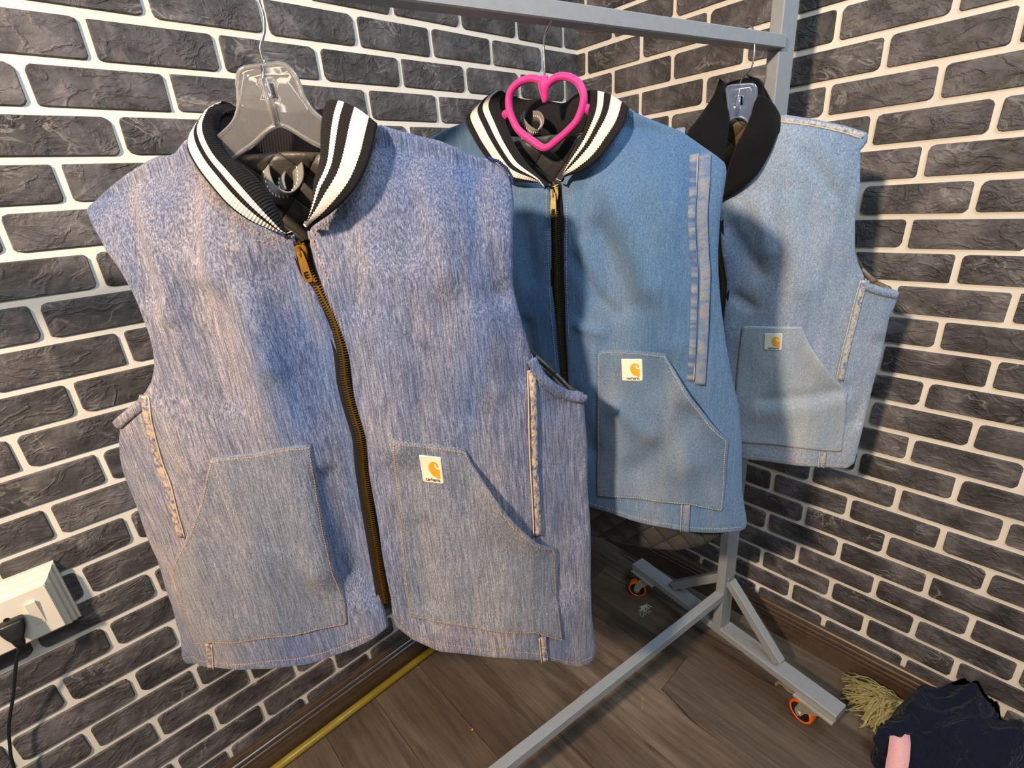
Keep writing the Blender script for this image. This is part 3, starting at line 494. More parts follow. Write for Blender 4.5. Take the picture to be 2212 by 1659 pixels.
 'hwire':[(-19.2,10.8,858.6),(-18.2,10.2,872.7),(-18.0,10.1,895.0),(-17.3,9.7,904.7),(-13.8,7.8,914.0),(-6.0,3.4,921.3),(-1.2,0.7,927.3),(1.1,-0.6,939.3),(-3.8,2.2,949.1)],
 'loopA':[(-72.8,42.0,826.4),(-70.7,36.0,815.4),(-59.6,28.0,803.9),(-47.6,20.0,796.9),(-36.7,18.0,796.1),(-29.4,18.0,802.8),(-30.7,22.0,810.7),(-39.3,30.0,817.9),(-52.2,40.0,821.0)],
 'tail':[(-18.0,60.0,133.2),(21.4,60.0,33.8),(83.5,60.0,34.0),(139.5,60.0,40.4),(194.5,60.0,55.8),(239.4,60.0,86.9),(251.2,60.0,101.1),(283.2,60.0,148.1)],
},
3:{
 'folds':[(-0.008100000000000001,0.014,[(0.003,0.6193),(0.028,0.5747),(0.0615,0.53)]),(0.008100000000000001,0.018,[(0.0483,0.6599),(0.0732,0.5744)]),(-0.0054,0.012,[(0.1138,0.7409),(0.1652,0.6691)]),(-0.008100000000000001,0.012,[(0.0235,0.4823),(0.0512,0.4645)]),(-0.004050000000000001,0.013,[(0.0973,0.2665),(0.1724,0.281),(0.2407,0.2982)]),(0.0027,0.02,[(0.0918,0.2327),(0.1765,0.2483),(0.2298,0.2683)]),(0.008100000000000001,0.025,[(0.0958,0.6493),(0.1362,0.5051)]),(-0.008100000000000001,0.015,[(0.267,0.2244),(0.2739,0.2762),(0.2771,0.3898)])],
 'panelR':[(-25.2,-37.8,667.0),(-16.7,-37.6,671.7),(5.2,-36.8,684.2),(36.3,-34.2,709.3),(54.9,-28.2,744.7),(62.7,-17.0,779.5),(62.6,0.4,809.2),(69.8,2.4,809.9),(117.8,1.2,796.1),(163.7,-0.0,780.7),(202.7,-0.6,763.8),(199.9,-7.9,742.7),(194.5,-10.0,739.3),(202.9,-16.3,680.2),(202.9,-18.8,632.0),(212.2,-17.7,570.7),(220.7,-15.3,546.0),(234.9,-10.5,519.8),(232.4,-11.8,485.6),(229.8,-13.5,431.7),(227.0,-15.2,375.8),(227.1,-15.7,328.5),(227.9,-18.6,269.3),(228.2,-16.6,205.3),(225.2,-18.4,156.2),(222.4,-20.1,115.5),(208.3,-25.6,114.9),(161.8,-39.2,116.5),(113.6,-47.4,118.2),(69.1,-51.0,115.5),(34.1,-52.1,115.8),(20.0,-50.0,212.3),(12.8,-47.4,321.3),(2.3,-44.9,423.3),(2.3,-43.8,467.1),(1.2,-42.7,510.6),(-5.9,-41.9,543.1),(-13.9,-41.1,575.1),(-19.6,-39.6,611.1)],
 'panelL':[(-32.9,-37.7,667.5),(-58.8,-36.5,682.7),(-84.3,-32.1,718.8),(-100.1,-21.8,762.7),(-108.5,7.9,812.7),(-128.8,12.0,812.0),(-138.6,10.5,808.0),(-148.5,-4.7,785.3),(-140.0,-29.4,705.4),(-129.5,-35.7,632.2),(-131.6,-37.9,555.9),(-148.7,-37.2,515.6),(-146.5,-39.8,410.9),(-132.9,-43.8,301.0),(-119.7,-47.6,184.7),(-109.7,-50.6,92.9),(18.3,-52.4,113.3),(9.4,-50.1,210.4),(1.5,-47.4,319.8),(-8.5,-44.7,432.5),(-6.8,-43.8,467.2),(-7.6,-42.8,510.3),(-14.8,-41.9,543.0),(-21.9,-41.1,575.2),(-27.5,-39.9,611.3)],
 'sideR':[(236.6,-9.9,518.1),(243.0,-7.4,509.3),(265.1,2.6,499.5),(290.2,12.9,492.7),(291.3,13.0,478.2),(290.9,12.9,464.8),(285.9,12.3,440.7),(287.5,17.2,364.1),(284.2,17.7,310.7),(282.7,15.4,239.9),(280.7,10.5,171.6),(279.2,9.5,123.2),(267.7,2.5,111.8),(243.5,-10.6,113.5),(220.8,-20.8,115.5),(223.6,-19.1,156.1),(226.6,-17.3,205.3),(226.3,-19.2,269.3),(225.6,-16.3,328.5),(225.5,-15.8,375.8),(228.3,-14.0,431.7),(231.0,-12.4,485.6)],
 'bindR':[(236.6,-9.9,518.1),(243.2,-7.3,507.5),(265.4,2.7,497.8),(290.5,12.9,490.7)],
 'pocketR':[(41.1,-44.7,416.6),(44.6,-44.5,421.5),(56.2,-44.2,423.3),(147.2,-35.9,427.2),(165.8,-33.0,392.0),(185.8,-28.7,363.9),(214.3,-20.5,326.5),(243.1,-6.8,290.7),(243.7,-9.8,278.7),(248.3,-5.6,224.0),(252.2,-5.9,156.1),(188.1,-31.5,160.8),(126.8,-44.7,162.3),(53.7,-50.6,158.0),(46.4,-49.4,217.1),(40.4,-47.5,303.6),(40.1,-46.0,366.1)],
 'diagR':[(148.2,-35.7,425.3),(165.8,-33.0,392.0),(185.8,-28.7,363.9),(214.3,-20.5,326.5),(241.7,-6.9,292.4)],
 'label':[(84.3,-43.2,410.6),(116.3,-40.5,412.8),(118.7,-41.0,377.3),(86.8,-43.9,376.5)],
 'seamR':[(235.7,-10.2,514.7),(232.4,-11.8,485.6),(229.8,-13.5,431.7),(227.0,-15.2,375.8),(225.7,-16.1,316.6)],
 'seamRb':[(219.6,-20.7,154.9),(221.4,-20.5,116.6)],
 'shoulder':[(68.2,-6.4,798.3),(119.0,-5.3,786.0),(165.2,-4.9,770.9),(196.4,-4.3,757.2)],
 'zip':[(-28.3,-38.0,663.8),(-23.1,-39.8,611.2),(-17.4,-41.1,575.1),(-10.4,-41.9,543.0),(-3.2,-42.8,510.5),(-2.3,-43.8,467.4),(-3.0,-44.7,432.9),(6.2,-47.4,320.4),(14.3,-50.0,211.3),(23.8,-52.2,119.5)],
 'st_hemR':[(33.3,-51.9,125.3),(68.2,-50.9,124.7),(112.6,-47.3,127.8),(160.7,-39.3,126.3),(207.1,-25.9,123.9),(242.2,-11.1,122.6),(275.0,6.9,123.5)],
 'st_neckR':[(-13.9,-38.0,664.7),(10.8,-37.2,677.6),(43.3,-34.6,703.1),(62.5,-28.5,740.9),(70.2,-17.5,776.3),(71.2,-6.2,797.9)],
 'collarL_out':[(-29.0,-45.0,667.6),(-55.8,-50.0,683.0),(-81.2,-45.0,718.7),(-98.0,-30.0,762.3),(-99.7,-10.0,799.0),(-82.0,5.0,825.6),(-61.9,20.0,857.8),(-48.4,35.0,877.4)],
 'collarL_in':[(-27.0,-45.0,664.1),(-30.9,-48.0,689.8),(-27.6,-45.0,726.7),(-22.6,-35.0,762.1),(-21.0,-18.0,799.5),(-30.3,0.0,844.7),(-37.4,12.0,865.8),(-40.9,30.0,879.2)],
 'collarR_out':[(-26.3,-45.0,666.6),(-14.8,-48.0,672.1),(7.6,-52.0,684.6),(38.4,-50.0,709.3),(56.2,-40.0,744.4),(64.6,-24.0,778.9),(64.2,-5.0,806.4),(55.6,0.0,818.4)],
 'collarR_in':[(-26.5,-45.0,669.2),(-19.5,-48.0,684.9),(-13.6,-50.0,705.2),(-10.5,-50.0,730.4),(-1.2,-42.0,766.5),(11.0,-30.0,794.9),(17.0,-18.0,817.2),(19.6,0.0,848.2)],
 'collarR2_out':[(67.0,-20.0,780.4),(65.7,-12.0,798.2),(56.9,0.0,816.3),(42.0,10.0,828.6),(31.7,20.0,850.3),(13.7,35.0,878.6),(3.1,45.0,883.1)],
 'collarR2_in':[(4.1,-30.0,775.7),(10.7,-28.0,795.1),(16.4,-14.0,817.6),(17.2,0.0,833.6),(17.8,12.0,851.3),(9.0,30.0,868.2),(-0.6,45.0,879.9)],
 'cback_top':[(-60.4,20.0,848.8),(-50.3,30.0,869.7),(-42.9,45.0,881.2),(-20.7,55.0,886.7),(9.7,50.0,883.4),(28.4,35.0,858.1),(45.3,20.0,831.3)],
 'cback_bot':[(-40.6,20.0,813.9),(-36.2,35.0,811.1),(-29.2,45.0,809.2),(-13.7,55.0,809.5),(5.8,50.0,806.7),(24.6,35.0,801.8),(42.8,20.0,797.0)],
 'hplate':[(-26.6,0.0,820.3),(-31.5,0.0,859.8),(-32.8,0.0,865.3),(-29.9,0.0,869.4),(-9.0,0.0,868.4),(10.0,0.0,866.8),(15.9,0.0,862.2),(18.9,0.0,855.1),(19.6,0.0,840.8),(19.7,0.0,823.3),(36.6,0.0,802.7),(76.9,0.0,782.5),(137.5,0.0,761.9),(188.2,0.0,743.1),(187.9,0.0,735.8),(139.1,0.0,750.5),(78.5,0.0,769.3),(30.3,0.0,788.1),(9.7,0.0,804.6),(3.4,0.0,811.7),(-7.5,0.0,816.2),(-17.1,0.0,815.1),(-25.0,0.0,810.6),(-47.9,0.0,790.9),(-103.8,0.0,763.5),(-106.0,0.0,770.6),(-61.2,0.0,796.6),(-36.8,0.0,812.1)],
 'hhole':[(-17.0,0.0,851.5),(-3.3,0.0,850.2),(-2.7,0.0,834.9),(-15.8,0.0,837.5)],
 'hstem':[(-10.5,0.0,867.9),(-10.4,0.0,849.0),(-10.9,0.0,818.2)],
 'hwire':[(-10.0,4.5,845.5),(-10.8,4.9,869.2),(-8.8,4.0,877.8),(-4.3,2.0,883.5),(2.7,-1.2,888.5),(7.1,-3.2,892.9),(9.9,-4.4,905.5),(10.0,-4.5,919.3),(8.3,-3.7,936.3),(6.2,-2.8,948.7),(-0.6,0.3,958.2),(-12.2,5.5,962.6)],
 'backArmR':[(214.2,20.0,565.9),(217.4,20.0,554.4),(234.6,22.0,527.2),(258.7,25.0,506.4),(280.9,28.0,496.1),(289.4,28.0,471.0)],
},
}

VP={1:dict(xc=-.012,hw=.335,A=.072,zn=1.46,sl=.28),2:dict(xc=-.004,hw=.315,A=.070,zn=1.475,sl=.28),3:dict(xc=-.012,hw=.295,A=.065,zn=1.50,sl=.24)}
OV={1:((-1.1216,-.5343),50),2:((-.7613,-.5928),20),3:((-.3151,-.6651),15)}; ZO=.66
def wrink(X,Zz,k):
    s=k*1.7
    return (.0011*np.sin(31*X+9*Zz+s+1.6*np.sin(7*Zz+s))+.0008*np.sin(63*X-17*Zz+2*s+1.3*np.sin(13*Zz))+.0006*np.sin(24*X+55*Zz+s*3+2*np.sin(17*X)))
def seg_dist(X,Zz,pts):
    m=np.full(X.shape,9.)
    P=np.array(pts,float)
    for a,b in zip(P[:-1],P[1:]):
        d=b-a; l=d@d+1e-12; t=np.clip(((X-a[0])*d[0]+(Zz-a[1])*d[1])/l,0,1)
        m=np.minimum(m,np.hypot(X-a[0]-t*d[0],Zz-a[1]-t*d[1]))
    return m
DENTS={}
def Dn(k,X,Zz,wr=True):
    X=np.asarray(X,float); Zz=np.asarray(Zz,float)
    p=VP[k]; x=np.abs(X-p['xc'])/p['hw']; Zs=p['zn']-ZO-p['sl']*np.abs(X-p['xc'])
    T=1-np.exp(-np.maximum(0,Zs-Zz)/.045); h=np.clip((p['zn']-ZO-Zz)/.75,0,1)
    d=-.012+p['A']*(1-np.minimum(x,1)**3)*T*(.72+.28*h)-.12*p['hw']*np.maximum(0,x-1)
    for a,w,pts in TR[k]['folds']: d=d+a*T*np.exp(-(seg_dist(X,Zz,pts)/w)**2)
    if wr: d=d+wrink(X,Zz,k)*T
    for pts in DENTS.get(k,[]): d=d-.0013*np.exp(-(seg_dist(X,Zz,pts)/.0022)**2)
    return d
def xz(pts): return [(p[0]/1e3,p[2]/1e3) for p in pts]
def xyz(pts): return [tuple(q/1e3 for q in p) for p in pts]
def inside(px,pz,poly):
    P=np.array(poly); c=np.zeros(px.shape,bool); j=len(P)-1
    for i in range(len(P)):
        xi,zi=P[i];xj,zj=P[j]
        c^=((zi>pz)!=(zj>pz))&(px<(xj-xi)*(pz-zi)/(zj-zi+1e-15)+xi); j=i
    return c
def cdt(poly,step,ins=.003,hole=None):
    n=max(12,int(plen(list(poly)+[poly[0]])/step)); B=resamp(poly,n,True)
    lo=B.min(0);hi=B.max(0)
    gx,gz=np.meshgrid(np.arange(lo[0],hi[0],step),np.arange(lo[1],hi[1],step*.87)); gx=gx+(np.arange(gx.shape[0])%2*step/2)[:,None]
    gx=gx.ravel();gz=gz.ravel(); m=inside(gx,gz,B); gx=gx[m];gz=gz[m]
    Bc=np.vstack([B,B[:1]]); d=seg_dist(gx,gz,Bc); m=d>max(ins*1.5,step*.55); G=np.stack([gx[m],gz[m]],1)
    area=.5*np.sum(B[:,0]*np.roll(B[:,1],-1)-np.roll(B[:,0],-1)*B[:,1])
    T=np.roll(B,-1,0)-np.roll(B,1,0); Nn=np.stack([-T[:,1],T[:,0]],1)*(1 if area>0 else -1); Nn/=np.linalg.norm(Nn,axis=1)[:,None]+1e-9
    R=B+Nn*ins; dr=seg_dist(R[:,0],R[:,1],Bc); ok=(dr>ins*.8)&inside(R[:,0],R[:,1],B); R=R[ok]
    pts=np.vstack([B,R,G]); E=[(i,(i+1)%n) for i in range(n)]
    if hole is not None:
        Hh=resamp(hole,max(8,int(plen(list(hole)+[hole[0]])/step)),True); keep=np.r_[np.ones(n,bool),~inside(pts[n:,0],pts[n:,1],Hh)]
        pts=pts[keep]; b0=len(pts); pts=np.vstack([pts,Hh]); E+=[(b0+i,b0+(i+1)%len(Hh)) for i in range(len(Hh))]
    vo,eo,fo,_,_,_=geometry.delaunay_2d_cdt([Vector(p) for p in pts],E,[],1,1e-6)
    P=np.array([tuple(q) for q in vo]); F=[]
    C_=np.array([P[list(q)].mean(0) for q in fo]); io=inside(C_[:,0],C_[:,1],B)
    if hole is not None: io&=~inside(C_[:,0],C_[:,1],Hh)
    for q,o in zip(fo,io):
        if not o: continue
        a,b,c=q[:3]; s=(P[b][0]-P[a][0])*(P[c][1]-P[a][1])-(P[c][0]-P[a][0])*(P[b][1]-P[a][1])
        F.append((a,b,c) if s>0 else (a,c,b))
    return P,F,Bc
def piece(name,poly,yf,th,mat,parent,step=.0065,er=.003,hole=None,back_mat=None,**k):
    """cloth or sheet piece: yf(X,Z)->front depth (positive toward the viewer); rounded rim, thickness th"""
    P,F,Bc=cdt(poly,step,er,hole); X,Zz=P[:,0],P[:,1]
    d=seg_dist(X,Zz,Bc)
    if hole is not None: d=np.minimum(d,seg_dist(X,Zz,list(hole)+[hole[0]]))
    ro=np.where(d<er,er-np.sqrt(np.maximum(0,er**2-(er-d)**2)),0)*min(1,th*.8/er)
    y=yf(X,Zz); n=len(P)
    v=np.vstack([np.stack([X,-(y-ro),Zz],1),np.stack([X,-(y-th),Zz],1)])
    cnt={}
    for a,b,c in F:
        for e in ((a,b),(b,c),(c,a)): cnt[e]=1
    f=list(F)+[(n+a,n+c,n+b) for a,b,c in F]
    fm=[0]*len(F)+[1 if back_mat else 0]*len(F)
    for (a,b) in cnt:
        if (b,a) not in cnt: f.append((b,a,n+a,n+b)); fm.append(0)
    return mesh(name,v,f,[mat,back_mat] if back_mat else mat,parent,True,fm,**k)
def surf(k,pts,off=.0): 
    P=np.array(xz(pts)); return P
def on_s(k,P,off): 
    P=np.array(P); return np.stack([P[:,0],-(Dn(k,P[:,0],P[:,1])+off),P[:,1]],1)
def ribbon(P,width,th,wdir=None,nrm=None):
    """flat strip along P; width direction lies across nrm"""
    P=np.array(P,float); T=np.gradient(P,axis=0); T/=np.linalg.norm(T,axis=1)[:,None]+1e-12; v=[]
    for i,p in enumerate(P):
        nn=np.array(nrm if nrm is not None else (0,-1,0),float)
        w=np.array(wdir,float) if wdir is not None else np.cross(T[i],nn)
        w-=T[i]*(w@T[i]); w/=np.linalg.norm(w)+1e-12; q=np.cross(w,T[i])
        ww=width[i] if hasattr(width,'__len__') else width
        v+=[p-w*ww/2,p+w*ww/2,p+w*ww/2+q*th,p-w*ww/2+q*th]
    f=[]
    for i in range(len(P)-1):
        for k in range(4): f.append((i*4+k,i*4+(k+1)%4,i*4+4+(k+1)%4,i*4+4+k))
    n=len(P)*4; f+=[(3,2,1,0),(n-4,n-3,n-2,n-1)]
    return v,f
def stitches(buf,k,lines,off,pitch=.0036,ln=.0022,yfn=None):
    for ln_ in lines:
        P=np.array(ln_); n=max(2,int(plen(P)/pitch)); Q=resamp(P,n); 
        Y=(yfn(Q[:,0],Q[:,1]) if yfn else Dn(k,Q[:,0],Q[:,1]))+off
        for i in range(n-1):
            d=Q[i+1]-Q[i]; l=np.linalg.norm(d)+1e-9; d/=l; w=np.array([-d[1],d[0]])*.00045; c=Q[i]; a=c-d*ln/2; b_=c+d*ln/2; y=Y[i]
            v=[(a[0]-w[0],-y,a[1]-w[1]),(a[0]+w[0],-y,a[1]+w[1]),(b_[0]+w[0],-y,b_[1]+w[1]),(b_[0]-w[0],-y,b_[1]-w[1]),((a[0]+b_[0])/2,-y-.0006,(a[1]+b_[1])/2)]
            buf.add(v,[(0,1,4),(1,2,4),(2,3,4),(3,0,4)])
def loft(name,po,pi,parent,mats,stripes,bulge=.006,rib=.0010,pitch=.0034,th=.0028,M_=22,sm=4,curl=.004,kn=None):
    A=np.array(smoothp(xyz(po),sm)); B=np.array(smoothp(xyz(pi),sm)); Ln=(plen(A)+plen(B))/2
    N=int(Ln/pitch*5) if rib>0 else int(Ln/.005); N=max(N,24)
    A=resamp(A,N); B=resamp(B,N); tt=np.linspace(0,1,M_)
    G=A[:,None,:]*(1-tt)[None,:,None]+B[:,None,:]*tt[None,:,None]
    ds=np.gradient(G,axis=0); dt=np.gradient(G,axis=1); nn=np.cross(ds,dt); nn/=np.linalg.norm(nn,axis=2)[:,:,None]+1e-12
    if nn[:,:,1].mean()>0: nn=-nn
    s=np.linspace(0,Ln,N)
    amp=bulge*np.sin(math.pi*np.clip(tt,0,1))[None,:]-curl*np.clip((tt-.86)/.14,0,1)[None,:]**2
    if rib>0: amp=amp+rib*np.sin(2*math.pi*s/pitch)[:,None]
    if kn: amp=amp+kn(s,tt)
    Fm=G+nn*amp[:,:,None]; Bk=G+nn*((bulge*np.sin(math.pi*tt)-th)[None,:,None])
    v=np.vstack([Fm.reshape(-1,3),Bk.reshape(-1,3)]); f=[];fm=[]; o=N*M_
    lims=[] if not stripes else stripes
    for i in range(N-1):
        for j in range(M_-1):
            a=i*M_+j; tc=(tt[j]+tt[j+1])/2; mi=sum(tc>q for q in lims)%2
            f.append((a,a+1,a+M_+1,a+M_)); fm.append(mi); f.append((o+a,o+a+M_,o+a+M_+1,o+a+1)); fm.append(0)
    for i in range(N-1):
        for j in (0,M_-1):
            a=i*M_+j; q=(a,a+M_,o+a+M_,o+a); f.append(q if j==0 else q[::-1]); fm.append(0)
    for j in range(M_-1):
        for i in (0,N-1):
            a=i*M_+j; f.append((a,a+1,o+a+1,o+a)); fm.append(0)
    return mesh(name,v,f,mats,parent,True,fm)
def text_polys(s):
    cu=bpy.data.curves.new('lettering','FONT'); cu.body=s; cu.size=1; cu.offset=.012; cu.space_character=.92
    o=bpy.data.objects.new('lettering',cu); COL.objects.link(o); dg=bpy.context.evaluated_depsgraph_get(); me=bpy.data.meshes.new_from_object(o.evaluated_get(dg))
    v=np.array([tuple(p.co) for p in me.vertices]); f=[tuple(p.vertices) for p in me.polygons]
    bpy.data.objects.remove(o); bpy.data.curves.remove(cu); bpy.data.meshes.remove(me); return v,f
TXT=text_polys('carhartt')
EMB=[(.93,.44),(.93,.80),(.80,.785),(.66,.74),(.54,.65),(.47,.52),(.46,.38),(.53,.26),(.68,.185),(.80,.205),(.89,.26),(.915,.325),(.885,.375),(.83,.38),(.785,.335),(.80,.265),(.745,.265),(.71,.32),(.73,.40),(.80,.455),(.87,.46)]
def label_patch(k,parent,base_off,mat,emx=(0,1)):
    q=np.array(xz(TR[k]['label'])); TLc,TRc,BRc,BLc=q
    def m(u,v): u=np.asarray(u)[...,None]; v=np.asarray(v)[...,None]; return (1-v)*((1-u)*TLc+u*TRc)+v*((1-u)*BLc+u*BRc)
    bl=.01
    poly=[m(u,v) for u,v in ((bl,0),(.5,.005),(1-bl,0),(1,bl),(1,1-bl),(1-bl,1),(.5,1),(bl,1),(0,1-bl),(0,bl))]
    base=lambda X,Zz: Dn(k,X,Zz)+base_off
    lab=piece('brand_label',[tuple(p) for p in poly],lambda X,Zz:base(X,Zz)+.0012,.001,mat,parent,step=.003,er=.0006)
    def fl(name,uv,faces,mt,h):
        P=m(np.array([a for a,b in uv]),np.array([b for a,b in uv])); n=len(P); y=base(P[:,0],P[:,1])+.0012
        v=np.vstack([np.stack([P[:,0],-(y+h),P[:,1]],1),np.stack([P[:,0],-(y-.0003),P[:,1]],1)])
        ff=[]
        for q in faces: ff.append(q)
        e={}
        for q in faces:
            for i in range(len(q)): e[(q[i],q[(i+1)%len(q)])]=1
        for a,b in e:
            if (b,a) not in e: ff.append((b,a,n+a,n+b))
        mesh(name,v,ff,mt,lab,False)
    uv=[(emx[0]+a*(emx[1]-emx[0]),b) for a,b in EMB]; tri=geometry.tessellate_polygon([[Vector((a,b,0)) for a,b in uv]]); fl('emblem',uv,[tuple(t) for t in tri],M_EMB,.0004)
    v,f=TXT; w=v[:,0].max()-v[:,0].min(); hh=v[:,1].max(); x0,x1=.26,.92
    uv=[(emx[0]+(x0+(p[0]-v[:,0].min())/w*(x1-x0))*(emx[1]-emx[0]),.925-p[1]/hh*.115) for p in v]; fl('lettering',uv,[q[::-1] for q in f],M_INK,.0004)
    b=Buf(); e=.05
    ring=[m(a,c) for a,c in ((e,e),(1-e,e),(1-e,1-e),(e,1-e),(e,e))]; stitches(b,k,[ring],base_off+.0014,.0026,.0015); b.out('stitching',M_THR if k>1 else M_LAB,lab,kind='stuff')
    return lab
def zipper(k,parent,mat,slider=True,half=.0040):
    P=np.array(smoothp(xyz(TR[k]['zip']),6)); n=int(plen(P)/.0015); P=resamp(P,n); P[:,1]-=.0008
    T=np.gradient(P,axis=0); T/=np.linalg.norm(T,axis=1)[:,None]
    v,f=ribbon(resamp(P,90)+np.array([0,.0035,0]),.024,.0008); tape=mesh('zipper',v,f,M_TAPE,parent,True)
    b=Buf()
    for i in range(0,n,1):
        s=1 if i%2 else -1; w=np.array([T[i][2],0,-T[i][0]])*s; w/=np.linalg.norm(w)+1e-9; c=P[i]+w*half*.45; t=T[i]*.00055; nn=np.array([0,-.0016,0]); ww=w*half*.75
        vv=[c-ww-t,c+ww-t,c+ww+t,c-ww+t]; vv=vv+[q+nn for q in vv]; b.add(vv,[(0,3,2,1),(4,5,6,7),(0,1,5,4),(1,2,6,5),(2,3,7,6),(3,0,4,7)])
    b.out('zipper_teeth',mat,tape,kind='stuff')
    if slider:
        i0=int(n*.008); d=T[i0+12]; c=P[i0+4]+np.array([0,-.0045,0]); w=np.array([d[2],0,-d[0]]); w/=np.linalg.norm(w)
        b=Buf(); o_=[(-.0058,-.004),(-.0062,.003),(-.0045,.011),(.0045,.011),(.0062,.003),(.0058,-.004),(.002,-.005),(-.002,-.005)]
        vs=[c+w*a+d*q+np.array([0,y,0]) for y in (-.001,.0035) for a,q in o_]; m_=len(o_); b.add(vs,[tuple(range(m_)),tuple(range(2*m_-1,m_-1,-1))]+[(i,(i+1)%m_,m_+(i+1)%m_,m_+i) for i in range(m_)])
        vv,ff=tubev([c+d*q+np.array([0,y,0]) for q,y in ((-.003,-.001),(-.001,-.0042),(.004,-.0048),(.008,-.004),(.0095,-.001))],.0014,8); b.add(vv,ff)
        sl=b.out('zipper_slider',mat,tape)
        c2=c+np.array([0,-.0032,0]); o_=[(-.0030,.001),(-.0042,.012),(-.0050,.031),(-.0040,.0345),(.0040,.0345),(.0050,.031),(.0042,.012),(.0030,.001)]
        hole=[(-.0026,.023),(.0026,.023),(.0026,.031),(-.0026,.031)]
        Pp,Ff,_=cdt([(a,q) for a,q in o_],.002,.0006,hole); n2=len(Pp)
        fr=[c2+w*a+d*q+np.array([0,-.0016-.05*q,0]) for a,q in Pp]; bk=[p+np.array([0,.0014,0]) for p in fr]; e={}
        for q in Ff:
            for i in range(3): e[(q[i],q[(i+1)%3])]=1
        ff=list(Ff)+[(n2+a,n2+c_,n2+b_) for a,b_,c_ in Ff]+[(b_,a,n2+a,n2+b_) for a,b_ in e if (b_,a) not in e]
        mesh('pull_tab',fr+bk,ff,mat,tape,False)
def lift_of(k,diag,amp,w=.022):
    D=np.array(xz(diag))
    def g(X,Zz):
        d=seg_dist(X,Zz,D); a=D[0];b=D[-1]; s=np.clip(((X-a[0])*(b-a)[0]+(Zz-a[1])*(b-a)[1])/((b-a)@(b-a)),0,1)
        return amp*np.exp(-(d/w)**2)*np.sin(math.pi*s)
    return g
def pocket(k,nm,diag,parent,amp,th=.0035,off=.0035):
    lf=lift_of(k,TR[k][diag],amp); yf=lambda X,Zz:Dn(k,X,Zz)+off+lf(X,Zz)
    pk=piece('patch_pocket',xz(TR[k][nm]),yf,th,DENP[k],parent,step=.006,er=.002)
    P=np.array(xz(TR[k][nm])); c=P.mean(0); Q=P+(c-P)/np.linalg.norm(c-P,axis=1)[:,None]*.0045
    b=Buf(); stitches(b,k,[np.vstack([Q,Q[:1]])],off+.0004,yfn=lambda X,Zz:Dn(k,X,Zz)+lf(X,Zz)); b.out('stitching',THR[k],pk,kind='stuff')
    return pk
VL={1:'large grey-lavender denim vest nearest the camera, striped knit collar, on the clear hanger',
    2:'middle mid-blue denim vest with striped knit collar, on the pink heart hanger',
    3:'pale blue denim vest with plain black collar, farthest, beside the right brick wall'}
ROOT={}
for k in (1,2,3):
    (ox,oy),deg=OV[k]; ROOT[k]=empty('denim_vest',(ox,oy,ZO),math.radians(deg-90),VL[k],'vest')
STR=[.16,.40,.58,.72]
